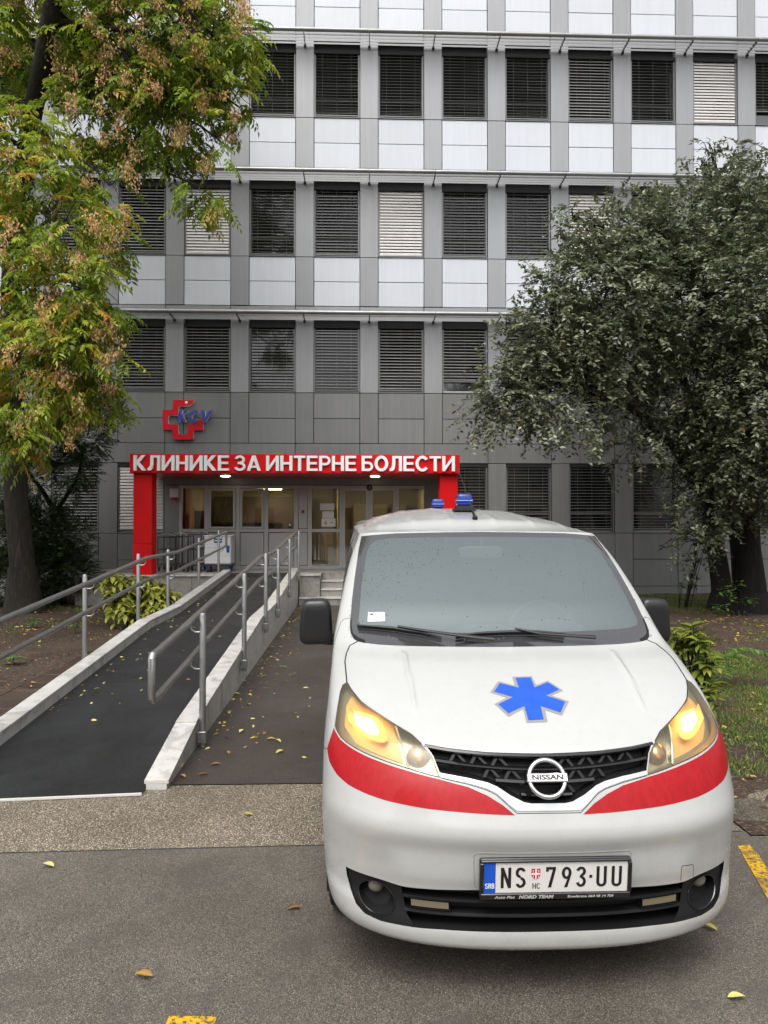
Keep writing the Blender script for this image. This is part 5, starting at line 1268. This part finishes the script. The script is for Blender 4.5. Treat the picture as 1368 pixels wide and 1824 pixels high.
def limb(b, pts, r0, r1, n=8, wob=.0, steps=6):
    P_ = [Vector(p) for p in pts]; out = []
    for i in range(len(P_) - 1):
        for k in range(steps): out.append(P_[i].lerp(P_[i + 1], k / steps))
    out.append(P_[-1]); m_ = len(out)
    for i in range(1, m_ - 1): out[i] += Vector((random.uniform(-1, 1), random.uniform(-1, 1), random.uniform(-1, 1))) * wob
    sm = [out[0]] + [(out[i - 1] + out[i] * 2 + out[i + 1]) / 4 for i in range(1, m_ - 1)] + [out[-1]]
    b.tube(sm, [r0 + (r1 - r0) * (i / (m_ - 1)) ** .8 for i in range(m_)], n, False); return sm
def blob_points(blobs, n, shell=.55):
    """random points in a set of ellipsoids (x, y, z, rx, ry, rz, weight), more towards the shell"""
    wgt = np.array([b_[3] * b_[4] * b_[5] * b_[6] for b_ in blobs]) ** .8; wgt /= wgt.sum(); idx = RNG.choice(len(blobs), n, p=wgt)
    d = nrmz(RNG.normal(size=(n, 3))); r_ = RNG.uniform(shell ** 3, 1, n) ** (1 / 3); B = np.array([b_[:6] for b_ in blobs])
    return B[idx, :3] + d * r_[:, None] * B[idx, 3:6], d, idx
def blob(px, py, r_, Y, ry=None, wgt=1, sz=1.0):
    c_ = at(px, py, Y); k = Y / 1370; return (*c_, r_ * k, ry if ry else r_ * k, r_ * k * sz, wgt)

# ---------------------------------------------------------------- big compound-leaved tree on the left
T1 = thing('ash_tree', 'tall leaning tree with feathery leaves and tan seed clusters at the left', 'tree', (-6.6, 15.4, 0))
tl = Vector((-6.6, 15.4, 0)); loc = lambda p: Vector(p) - tl
b = MB()
tr = [at(42, 1105, 15.4), at(40, 1000, 15.4), at(28, 870, 15.4), at(20, 650, 15.35), at(22, 440, 15.3), at(48, 260, 14.3), at(78, 100, 12.9), at(105, -60, 12.0), at(150, -330, 11.4)]
trunk_path = limb(b, [loc(p) for p in tr], .265, .12, 18, .012, 5)
b.tube([loc((tr[0][0], tr[0][1], -.08)), loc((tr[0][0], tr[0][1], .12)), loc((tr[0][0] - .02, tr[0][1], .5)), loc((tr[0][0] - .03, tr[0][1], .9))], [.45, .37, .30, .265], 18, False)
blobs = [blob(50, 300, 95, 12.0), blob(110, 400, 105, 11.6), blob(105, 540, 95, 11.4), blob(50, 680, 105, 11.3), blob(130, 620, 85, 11.5), blob(150, 520, 70, 11.6), blob(20, 780, 45, 11.2), blob(160, 700, 50, 11.8),
         blob(230, 60, 130, 13.4), blob(320, 60, 125, 13.2), blob(400, 90, 75, 13.0), blob(425, 190, 42, 12.9), blob(385, 245, 55, 12.9), blob(300, 200, 85, 13.1), blob(362, 335, 38, 12.8), blob(225, 190, 90, 13.0), blob(10, 60, 90, 13.8, wgt=.2), blob(165, 190, 75, 13.2, wgt=.5), blob(195, 330, 50, 12.6, wgt=.6), blob(200, 430, 30, 12.4, wgt=.7),
         blob(-160, 300, 160, 12.6, wgt=.5), blob(-220, 560, 170, 12.4, wgt=.4), blob(-120, 60, 170, 13.5, wgt=.5), blob(80, -140, 170, 14, wgt=.4), blob(280, -130, 150, 13.8, wgt=.5), blob(160, -330, 160, 14.5, wgt=.3), blob(-120, -240, 180, 14.5, wgt=.3)]
ends = []
for i, bb in enumerate(blobs):
    c_ = Vector(bb[:3]); hts = [p for p in trunk_path if p.z + tl.z < c_.z + 1.2] or trunk_path[:3]
    st_ = hts[-1] if c_.z > 5 else trunk_path[min(len(trunk_path) - 1, 16 + (i % 3))]
    mid = st_.lerp(loc(c_), .5) + Vector((0, 0, .55)); e = limb(b, [st_, mid, loc(c_)], .055, .014, 6, .05, 6); ends.append(e)
    for _ in range(14):
        dv = Vector(nrmz(RNG.normal(size=3))) ; dv.z *= .6
        s0 = e[random.randrange(len(e) // 2, len(e))]; tip = loc(c_) + Vector((dv.x * bb[3], dv.y * bb[4], dv.z * bb[5])) * .85
        limb(b, [s0, s0.lerp(tip, .5) + Vector((0, 0, .15)), tip], .011, .004, 4, .04, 4)
b.build('trunk', 'bark', T1, True)
# bark wound: a long pale scar
NT = 1000
tp, td, ti = blob_points(blobs, NT, .35)
pos = []; dr = []; ups = []
for p, d in zip(tp, td):
    nl = RNG.integers(6, 10); az = RNG.uniform(0, 6.28, nl)
    for k in range(nl):
        v = np.array([math.cos(az[k]), math.sin(az[k]), RNG.uniform(-.75, .15)]) + d * .6; pos.append(p + RNG.normal(size=3) * .10); dr.append(v); ups.append(np.array([0, 0, 1.0]) + RNG.normal(size=3) * .25)
pos = np.array(pos); dr = nrmz(np.array(dr)); ups = np.array(ups); L = RNG.uniform(.24, .40, len(pos)); tt = np.clip(RNG.normal(.46, .24, len(pos)), 0, .98)
near = pos[:, 1] < 12.3; tt = np.where(near, np.clip(tt + .14, 0, 1), np.clip(tt - .02, 0, 1))
lp_, ld_, lu_, ll_, lw_, lt_ = [], [], [], [], [], []
side = nrmz(np.cross(dr, ups)); upv = nrmz(np.cross(side, dr))
npair = 6
for i in range(npair + 1):
    t = .18 + .82 * i / npair; base = pos + dr * (L * t)[:, None] - np.array([0, 0, 1]) * (L * .45 * t * t)[:, None]
    drd = nrmz(dr - np.array([0, 0, 1]) * (.9 * t))
    for s in ((-1, 1) if i < npair else (0,)):
        v = drd * (.55 if s else 1) + side * s * .85 - np.array([0, 0, .30]) + RNG.normal(size=pos.shape) * .10
        keep = RNG.uniform(size=len(pos)) > .07
        sz = (.104 + .022 * math.sin(math.pi * t)) * RNG.uniform(.8, 1.2, len(pos))
        lp_.append(base[keep]); ld_.append(v[keep]); lu_.append((upv + RNG.normal(size=pos.shape) * .25)[keep]); ll_.append(sz[keep]); lw_.append((sz * .36)[keep]); lt_.append((tt + RNG.normal(size=len(pos)) * .06)[keep])
cat_ = np.concatenate
tlv = np.array(tl)
leaves('crown', 'ash_leaf', cat_(lp_) - tlv, cat_(ld_), cat_(lu_), cat_(ll_), cat_(lw_), cat_(lt_), T1, curl=.12)
# tan winged-seed bunches
sp_, sd_, sidx = blob_points(blobs, 900, .95); sel = (sd_[:, 1] < 0); sp_ = (sp_ + sd_ * .10)[sel]
pp, dd = [], []
for p in sp_:
    n_ = RNG.integers(45, 100); h = RNG.uniform(.14, .38); q = RNG.normal(size=(n_, 3)) * np.array([.065, .065, 0]); z = -RNG.uniform(0, h, n_); q[:, :2] *= (1.15 - (-z / h) * .5)[:, None]; q[:, 2] = z
    pp.append(p + q); dd.append(RNG.normal(size=(n_, 3)) * .45 + np.array([0, 0, -1]))
pp = cat_(pp); dd = cat_(dd); o = leaves('seed_bunches', 'seed', pp - tlv, dd, RNG.normal(size=pp.shape), RNG.uniform(.045, .065, len(pp)), RNG.uniform(.020, .028, len(pp)), RNG.uniform(0, 1, len(pp)), T1); o['kind'] = 'stuff'

# ---------------------------------------------------------------- dark small-leaved tree on the right
T2 = thing('plum_tree', 'dark dense small-leaved tree with several black stems at the right', 'tree', (7.9, 15.2, 0))
tl = Vector((7.9, 15.2, 0)); tlv = np.array(tl); b = MB()
stems = [[at(1288, 1085, 15.2), at(1275, 960, 15.2), at(1250, 850, 15.1), at(1240, 760, 14.9), at(1200, 620, 14.4), at(1150, 480, 13.8)],
         [at(1345, 1090, 14.9), at(1335, 950, 14.9), at(1330, 800, 14.9), at(1320, 640, 14.6), at(1290, 480, 14.3), at(1275, 320, 14.2)],
         [at(1325, 1080, 15.8), at(1310, 950, 15.8), at(1300, 840, 15.7), at(1345, 640, 15.5), at(1400, 420, 15.3)],
         [at(1250, 880, 15.1), at(1200, 800, 14.6), at(1135, 735, 14.0), at(1060, 690, 13.4), at(960, 680, 13.0)]]
paths = []
for i, s_ in enumerate(stems): paths.append(limb(b, [loc(p) for p in s_], (.22, .26, .20, .085)[i], .035, 10, .03, 5))
b.tube([loc((*stems[0][0][:2], -.1)), loc((*stems[0][0][:2], .35))], [.36, .24], 10, False); b.tube([loc((*stems[1][0][:2], -.1)), loc((*stems[1][0][:2], .4))], [.42, .27], 10, False)
blobs = [blob(1135, 425, 78, 13.4), blob(1060, 430, 48, 13.0), blob(1235, 400, 82, 13.6), blob(1335, 365, 74, 13.4), blob(1262, 268, 24, 13.6, wgt=.7), blob(1240, 300, 22, 13.6, wgt=.5), blob(1330, 285, 32, 13.6), blob(1080, 520, 100, 12.9), blob(1000, 590, 75, 12.7), blob(945, 620, 62, 12.6), blob(900, 690, 52, 12.5), blob(868, 740, 34, 12.5), blob(960, 720, 55, 12.6),
         blob(1100, 625, 95, 13.2, wgt=.8), blob(1240, 530, 115, 13.2, wgt=.8), blob(1350, 540, 110, 12.9), blob(1340, 700, 100, 13.0), blob(1280, 780, 75, 13.8), blob(1200, 690, 80, 13.8, wgt=.7), blob(1230, 850, 45, 14.2, wgt=.5), blob(1345, 860, 60, 14.0, wgt=.6), blob(1040, 720, 70, 13.0, wgt=.45), blob(1130, 780, 60, 13.6, wgt=.25), blob(985, 500, 45, 12.8, wgt=.6), blob(1300, 900, 40, 14.5, wgt=.4), blob(1020, 385, 28, 13.1, wgt=.5), blob(1255, 900, 55, 14.0, wgt=.9), blob(1330, 800, 90, 13.4), blob(1240, 970, 30, 14.2, wgt=.8), blob(1180, 760, 45, 13.9, wgt=.5),
         blob(1480, 400, 130, 13.6, wgt=.5), blob(1500, 600, 140, 13.4, wgt=.5), blob(1480, 780, 110, 13.4, wgt=.5), blob(1300, 480, 150, 16.0, wgt=.35), blob(1150, 560, 140, 16.0, wgt=.3)]
for i, bb in enumerate(blobs):
    c_ = loc(bb[:3]); near_p = min((p for pth_ in paths for p in pth_), key=lambda p: (p - c_).length + (2 if p.z > c_.z else 0))
    e = limb(b, [near_p, near_p.lerp(c_, .5) + Vector((0, 0, .2)), c_], .04, .012, 5, .07, 5)
    for _ in range(16):
        dv = Vector(nrmz(RNG.normal(size=3))); s0 = e[random.randrange(2, len(e))]; tip = c_ + Vector((dv.x * bb[3], dv.y * bb[4], dv.z * bb[5])) * .92
        limb(b, [s0, s0.lerp(tip, .5) + Vector((0, 0, .08)), tip], .010, .003, 4, .05, 4)
for _ in range(70):      # bare twigs hanging under the crown
    p = loc(at(random.uniform(930, 1200), random.uniform(660, 760), random.uniform(12.8, 13.8))); q = p + Vector((random.uniform(-.5, .3), random.uniform(-.3, .3), random.uniform(-.9, -.3)))
    limb(b, [p, p.lerp(q, .5) + Vector((0, 0, .12)), q], .006, .002, 4, .05, 4)
b.build('trunk', 'bark_dark', T2, True)
tp, td, ti = blob_points(blobs, 8600, .5)
nl = 13; dirs = nrmz(td * .7 + RNG.normal(size=td.shape) * .6 + np.array([0, 0, -.15])); tln = RNG.uniform(.25, .5, len(tp))
P_, D_, U_, T_ = [], [], [], []
tb = RNG.uniform(0, 1, len(tp))
for k in range(nl):
    t = (k + 1) / nl; s = 1 if k % 2 else -1; sd = nrmz(np.cross(dirs, np.array([0, 0, 1.0])))
    P_.append(tp + dirs * (tln * t)[:, None] - np.array([0, 0, 1]) * (.12 * t * t)); D_.append(dirs * .5 + sd * s * .8 + RNG.normal(size=dirs.shape) * .35); U_.append(np.array([0, -.25, 1.0]) + RNG.normal(size=dirs.shape) * .32 + td * .4); T_.append(np.clip(tb * .6 + RNG.uniform(0, .4, len(tp)), 0, .97) + (RNG.uniform(size=len(tp)) < .012))
P_ = cat_(P_); n_ = len(P_)
leaves('crown', 'plum_leaf', P_ - tlv, cat_(D_), cat_(U_), RNG.uniform(.075, .115, n_), RNG.uniform(.042, .064, n_), cat_(T_), T2, curl=.1)

# ---------------------------------------------------------------- dark yew against the wall
T3 = thing('yew_bush', 'dark green yew with a forked stem against the wall behind the leaning tree', 'shrub', (-6.3, 16.9, 0)); tl = Vector((-6.3, 16.9, 0)); tlv = np.array(tl); b = MB()
yst = limb(b, [loc((-6.35, 16.9, -.05)), loc(at(95, 1000, 16.8)), loc(at(98, 915, 16.8))], .10, .075, 8, .02, 4)
limb(b, [yst[-1], loc(at(85, 885, 16.7)), loc(at(55, 850, 16.5)), loc(at(40, 800, 16.4))], .065, .03, 7, .02, 4); limb(b, [yst[-1], loc(at(115, 890, 16.7)), loc(at(140, 850, 16.6)), loc(at(150, 790, 16.5))], .06, .025, 7, .02, 4)
b.build('stem', 'bark_dark', T3, True)
blobs = [blob(105, 960, 50, 16.6), blob(80, 1010, 60, 16.6), blob(125, 1015, 38, 16.5), blob(60, 940, 50, 16.8), blob(20, 960, 55, 17), blob(15, 1040, 50, 16.6), blob(135, 830, 40, 16.4, wgt=.7), blob(150, 780, 42, 16.3, wgt=.7), blob(90, 790, 45, 16.4, wgt=.8), blob(205, 735, 16, 16.2, wgt=1.0), blob(105, 730, 45, 16.3, wgt=.6), blob(120, 880, 25, 16.5, wgt=.4), blob(40, 860, 40, 16.6, wgt=.6), blob(165, 700, 25, 16.2, wgt=.6), blob(180, 745, 22, 16.2, wgt=.8)]
tp, td, ti = blob_points(blobs, 4200, .2); dirs = nrmz(td * .8 + RNG.normal(size=td.shape) * .4 + np.array([0, 0, -.1])); P_, D_, U_ = [], [], []
for k in range(16):
    t = k / 16; s = 1 if k % 2 else -1; sd = nrmz(np.cross(dirs, np.array([0, 0, 1.0]))); P_.append(tp + dirs * (.26 * t)); D_.append(dirs * .6 + sd * s * .8 + RNG.normal(size=dirs.shape) * .15); U_.append(np.array([0, 0, 1.0]) + RNG.normal(size=dirs.shape) * .3)
P_ = cat_(P_); n_ = len(P_); leaves('foliage', 'yew_leaf', P_ - tlv, cat_(D_), cat_(U_), RNG.uniform(.07, .11, n_), RNG.uniform(.020, .03, n_), RNG.uniform(0, 1, n_), T3)

# ---------------------------------------------------------------- broad-leaved shrubs, each leaf a piece
def leaf_proto(name, m, ln, wd, tint):
    """single pointed leaf: six stations along a drooping midrib, slightly cupped"""
    st_ = [(0, .06), (.18, .72), (.40, 1.0), (.62, .86), (.82, .46), (1, .02)]; vs = []; fs = []
    for t_, k in st_:
        z = .10 * ln * math.sin(t_ * 2.2) - .16 * ln * t_ * t_
        vs += [(ln * t_, -wd * .5 * k, z + .14 * wd * k), (ln * t_, 0, z), (ln * t_, wd * .5 * k, z + .14 * wd * k)]
    for i in range(5):
        a = 3 * i; fs += [(a, a + 1, a + 4, a + 3), (a + 1, a + 2, a + 5, a + 4)]
    me = bpy.data.meshes.new(name); me.from_pydata(vs, [], fs); me.update(); me.polygons.foreach_set('use_smooth', [True] * len(fs))
    a_ = me.attributes.new('tint', 'FLOAT', 'POINT'); a_.data.foreach_set('value', [min(1, max(0, tint + (.12 if k % 3 == 1 else -.04))) for k in range(len(vs))]); me.materials.append(MATS[m]); return me
def shrub(name, lab, loc_, blobs_, nst, protos, per, droop=.35, stem_m='bark_dark', cat_name='shrub', sc=(.8, 1.25), seed=1):
    t = thing(name, lab, cat_name, loc_); rg = np.random.default_rng(seed); l0 = Vector(loc_); b = MB()
    B = np.array([bb[:6] for bb in blobs_]); ix = rg.integers(0, len(B), nst)
    for i in range(nst):
        d = nrmz(rg.normal(size=3)); d[2] = abs(d[2]) * .9 if rg.uniform() < .7 else d[2]
        tip = Vector(B[ix[i], :3] + d * B[ix[i], 3:6] * rg.uniform(.75, 1.0)) - l0; tip.z = max(.06, tip.z)
        st_ = Vector((tip.x * .35 + rg.uniform(-.06, .06), tip.y * .35 + rg.uniform(-.06, .06), -.03)); limb(b, [st_, st_.lerp(tip, .55) + Vector((0, 0, .10)), tip], .009, .004, 5, .01, 4)
        for k in range(per):
            a = 2 * math.pi * (k / per) + rg.uniform(-.4, .4); o = link('leaf', protos[rg.integers(0, len(protos))], t); s = rg.uniform(*sc)
            o.location = tip + Vector((0, 0, -.035 * (k % 3))); o.scale = (s, s, s); pitch = droop + rg.uniform(-.35, .35) + (.0 if k % 3 else -.35)
            o.rotation_euler = (rg.uniform(-.35, .35), pitch, a)
    b.build('stem', stem_m, t, True); return t
AP = [leaf_proto('leaf', 'aucuba_leaf', l_, w_, t_) for l_, w_, t_ in ((.15, .062, .15), (.16, .068, .45), (.14, .06, .7), (.17, .07, .9), (.15, .064, .6))]
c0 = at(250, 1112, 13.4)
shrub('aucuba_shrub', 'yellow-green spotted shrub with broad leaves beside the ramp', (float(c0[0]), 13.5, 0),
      [blob(215, 1065, 32, 13.3), blob(255, 1075, 38, 13.5), blob(290, 1070, 30, 13.6), blob(205, 1045, 26, 13.4), blob(260, 1045, 30, 13.7), blob(225, 1095, 30, 13.0), blob(240, 1050, 40, 13.4), blob(280, 1085, 30, 13.4)], 120, AP, 8, .6, sc=(.9, 1.4), seed=4)
AD = [leaf_proto('leaf', 'aucuba_leaf', l_, w_, t_) for l_, w_, t_ in ((.13, .050, .0), (.14, .055, .1), (.12, .05, .3), (.14, .052, .0), (.13, .05, .45))]
shrub('aucuba_shrub', 'dark spotted shrub with upright leaf tufts right of the van', (3.05, 6.9, 0),
      [blob(1222, 1135, 26, 6.9), blob(1240, 1165, 32, 6.8), blob(1262, 1190, 26, 6.8), blob(1258, 1250, 24, 6.5), blob(1275, 1235, 20, 6.5), blob(1215, 1160, 30, 7.1), blob(1200, 1140, 26, 7.2), blob(1250, 1150, 24, 7.0)], 42, AD, 7, .2, sc=(.8, 1.2), seed=9)
# sumac seedling: feathery leaves
def seedling(name, lab, loc_, hgt, nfr, seed, ll=.075):
    t = thing(name, lab, 'plant', loc_); rg = np.random.default_rng(seed); b = MB(); top = Vector((.03, .02, hgt * .7)); limb(b, [Vector((0, 0, -.02)), top], .007, .004, 5, .01, 4); P_, D_, U_ = [], [], []
    for i in range(nfr):
        a = 2 * math.pi * i / nfr + rg.uniform(-.3, .3); d = np.array([math.cos(a), math.sin(a), rg.uniform(.3, .9)]); d /= np.linalg.norm(d); Ln = rg.uniform(.55, .8) * hgt; st_ = np.array(top) * rg.uniform(.5, 1); pr = []
        for k in range(9):
            t_ = (k + 1) / 9; p = st_ + d * Ln * t_ - np.array([0, 0, 1]) * Ln * .45 * t_ * t_; pr.append(tuple(p)); sd = np.cross(d, (0, 0, 1)); sd /= np.linalg.norm(sd)
            for s in ((-1, 1) if k < 8 else (0,)): P_.append(p); D_.append(sd * s + d * .4 - np.array([0, 0, .25]) + rg.normal(size=3) * .1); U_.append(np.array([0, 0, 1.0]) + rg.normal(size=3) * .15)
        b.tube([tuple(st_)] + pr, .0025, 4)
    b.build('stem', 'green_stem', t, True); n_ = len(P_); o = leaves('foliage', 'green_leaf', P_, D_, U_, rg.uniform(.8, 1.2, n_) * ll, rg.uniform(.8, 1.2, n_) * ll * .34, rg.uniform(.3, 1, n_), t, .1, True, .15); o['kind'] = 'stuff'
seedling('sumac_seedling', 'bright green feathery seedling between the spotted shrub and the lawn', (3.95, 8.1, 0), .62, 8, 3, .11)
seedling('sumac_seedling', 'small fern-like green seedling in the soil beside the handrail', (float(at(45, 1190, 10)[0]), 9.6, 0), .20, 7, 5, .05)
seedling('sumac_seedling', 'low green weed at the foot of the leaning tree', (-5.4, 13.0, 0), .22, 8, 6, .06)
seedling('sumac_seedling', 'low green weed below the first garden-side handrail post', (-4.5, 12.4, 0), .18, 7, 8, .05)
# bright young shoots at the foot of the plum stems
GP = [leaf_proto('leaf', 'green_leaf', l_, w_, t_) for l_, w_, t_ in ((.10, .055, .5), (.11, .06, .8), (.09, .05, 1.0))]
shrub('young_shoots', 'bright green young shoots at the foot of the black stems', (7.3, 14.4, 0), [blob(1290, 1060, 20, 14.2), blob(1305, 1045, 18, 14.3), blob(1330, 1070, 16, 14.2), blob(1285, 1085, 18, 14.1)], 16, GP, 6, .2, cat_name='plant', seed=12)
shrub('young_shoots', 'thin pale sapling in front of the grey wall left of the black stems', (6.6, 15.6, 0), [blob(1235, 1000, 14, 15.4), blob(1240, 1030, 16, 15.4), blob(1215, 975, 10, 15.4), blob(1225, 1050, 18, 15.4), blob(1255, 960, 14, 15.4)], 16, GP, 5, .3, cat_name='plant', seed=13)

# ---------------------------------------------------------------- grass and litter
def grass(name, lab, pts, hmin, hmax, seed):
    rg = np.random.default_rng(seed); n_ = len(pts); d = rg.normal(size=(n_, 3)) * .45 + np.array([0, 0, 1]); o = leaves(name, 'grass', pts, d, rg.normal(size=(n_, 3)), rg.uniform(hmin, hmax, n_), rg.uniform(.006, .011, n_), np.clip(rg.normal(.5, .25, n_), 0, 1), None, .05, False, .25); tag(o, lab, 'grass', kind='stuff'); return o
def scatter(n, x0, x1, y0, y1, seed, fn=None):
    rg = np.random.default_rng(seed); x = rg.uniform(x0, x1, n); y = rg.uniform(y0, y1, n); ph = np.sin(x * 2.1 + 1.3 * np.sin(y * 1.7)) + np.sin(y * 2.9 + 1.1 * np.cos(x * 2.3)) + .8 * np.sin(x * 6.1 + y * 4.3)
    k = ph + rg.normal(size=n) * .7 > (fn(x, y) if fn else 0); return np.stack([x[k], y[k], np.full(k.sum(), .015)], -1)
grass('lawn', 'patchy green lawn in the bed right of the van', cat_([scatter(52000, 2.5, 7.5, 5.2, 10.2, 21, lambda x, y: -1.6 + 1.9 * (y < 5.25) + 1.5 * (x > 6.5)), scatter(9000, 4, 9, 10, 13.5, 22, lambda x, y: 1.1), scatter(26000, 4.5, 11, 14.6, 18.4, 23, lambda x, y: -.2)]), .02, .058, 31)
grass('weeds', 'sparse weeds in the soil left of the ramp', scatter(9000, -9, -3.7, 8, 17.5, 24, lambda x, y: 1.25), .03, .08, 32)
def litter(name, lab, pts, seed, ln=(.03, .075), lo=0.0, hi=1.0):
    rg = np.random.default_rng(seed); n_ = len(pts); a = rg.uniform(0, 6.28, n_); d = np.stack([np.cos(a), np.sin(a), rg.uniform(-.1, .18, n_)], -1); L = rg.uniform(*ln, n_); o = leaves(name, 'fallen', pts, d, np.array([0, 0, 1.0]) + rg.normal(size=(n_, 3)) * .3, L, L * rg.uniform(.35, .55, n_), rg.uniform(lo, hi, n_), None, .12, True, .12); tag(o, lab, 'leaves', kind='stuff'); return o
litter('leaf_litter', 'brown and yellow leaf litter on the soil left of the ramp', scatter(4200, -9, -3.0, 6, 17.8, 41, lambda x, y: .3) + np.array([0, 0, .012]), 51, lo=0, hi=.8)
litter('leaf_litter', 'brown leaf litter on the soil and lawn right of the van', scatter(5200, 2.35, 9, 4.6, 14.5, 42, lambda x, y: .2) + np.array([0, 0, .012]), 52, lo=0, hi=.65)
rg = np.random.default_rng(77)
ys = rg.uniform(6.5, 16.5, 190); xs = np.where(rg.uniform(size=190) < .65, XL1 + .02 + rg.exponential(.16, 190), rg.uniform(XL1, XR0, 190)); xs = np.clip(xs, XL1 + .03, XR0 - .03)
litter('leaf_litter', 'small yellow leaves scattered over the black ramp', np.stack([xs, ys, np.array([rz(y) for y in ys]) + .012], -1), 53, (.025, .055), .25, 1)
ys = rg.uniform(5.6, 16.2, 420); xs = np.where(rg.uniform(size=420) < .5, XR1 + .03 + rg.exponential(.18, 420), rg.uniform(XR1, 1.9, 420)); litter('leaf_litter', 'small yellow leaves scattered over the dark walkway', np.stack([np.clip(xs, XR1 + .04, 1.95), ys, np.full(420, .010)], -1), 54, (.025, .06), .15, 1)
# single leaves big enough to pick out
FP = {t_: leaf_proto('fallen_leaf', 'fallen', .085, .04, t_) for t_ in (.12, .3, .6, .75, .95)}
def fallen(px, py, z, t_, lab, s=1.0, grp=None):
    d = at(px, py, 1.0) - np.array([0, 0, 1.77]); k = (z - 1.77) / d[2]; p = d * k + np.array([0, 0, 1.77]); o = link('fallen_leaf', FP[t_]); o.location = (p[0], p[1], z + .008); o.rotation_euler = (random.uniform(-.15, .15), random.uniform(-.15, .1), random.uniform(0, 6.28)); o.scale = (s, s, s); tag(o, lab, 'leaf', grp)
fallen(272, 1742, .003, .3, 'lone orange-brown leaf on the road near the yellow mark', .9)
fallen(96, 1546, .003, .95, 'lone pale green leaf on the road left of the van', .9)
fallen(536, 1618, .003, .12, 'small rust leaf on the road beside the front tyre', .8)
fallen(432, 1452, .0, .6, 'yellow-brown leaf on the pebbly strip below the walkway', .8)
fallen(1296, 1780, .003, .95, 'green leaf on the road at the lower right corner', .8)
fallen(1278, 1660, .003, .6, 'yellow leaf on the road under the bumper corner', .9)
fallen(103, 1321, .06, .95, 'long pale yellow leaf lying low on the black ramp', 1.1)
fallen(178, 1204, .15, .75, 'bright yellow leaf in the middle of the black ramp', 1.0)
fallen(221, 1258, .12, .12, 'small brown leaf in the middle of the black ramp', .7)
for i, (x, y) in enumerate(((12, 1310), (20, 1304), (66, 1278), (72, 1270), (110, 1238), (88, 1256))): fallen(x, y, .07, (.6, .12, .6, .75, .6, .3)[i], 'yellow or brown leaf lying along the marble edge low on the ramp', .95, 'leaves along the ramp edge')
for i, (x, y) in enumerate(((427, 1306), (387, 1271), (333, 1345), (322, 1363), (372, 1380), (320, 1382), (540, 1227), (500, 1188), (414, 1237), (475, 1318), (490, 1319), (505, 1338), (393, 1362), (440, 1214))): fallen(x, y, .004, (.95, .75, .6, .6, .12, .3, .95, .95, .75, .6, .75, .6, .12, .75)[i], 'yellow or brown leaf lying on the dark walkway beside the ramp', .95, 'leaves on the walkway')
for i, (x, y) in enumerate(((296, 1300), (301, 1313), (295, 1332))): fallen(x, y, .04, (.6, .75, .3)[i], 'leaf lying by the low end of the right marble edge', .8, 'leaves by the right marble edge')

# ================================================================== behind the viewpoint: what the glass and the sky light see
ob = thing('opposite_building', 'beige block across the yard mirrored in the entrance glass', 'building', (0, -24, 0))
b = MB(); b.box(-22, -8, -.05, 24, 0, 7.2); b.build('wall', 'beige_render', ob)
for i in range(14):
    for j in range(2):
        b = MB(); b.box(-20.5 + i * 3.1, .002, 1.2 + j * 3.1, -19.0 + i * 3.1, .04, 2.9 + j * 3.1); b.build('window', 'pane', ob)
def copy_tree(root, loc_, rz_, s, lab, grp):
    r = root.copy(); C.objects.link(r); r.location = loc_; r.rotation_euler.z = rz_; r.scale = (s, s, s); tag(r, lab, 'tree', grp)
    for ch in list(root.children):
        c_ = ch.copy(); C.objects.link(c_); c_.parent = r
copy_tree(T2, (-10, -15, 0), 2.2, 1.1, 'tree behind the viewpoint mirrored in the left entrance panes', None)
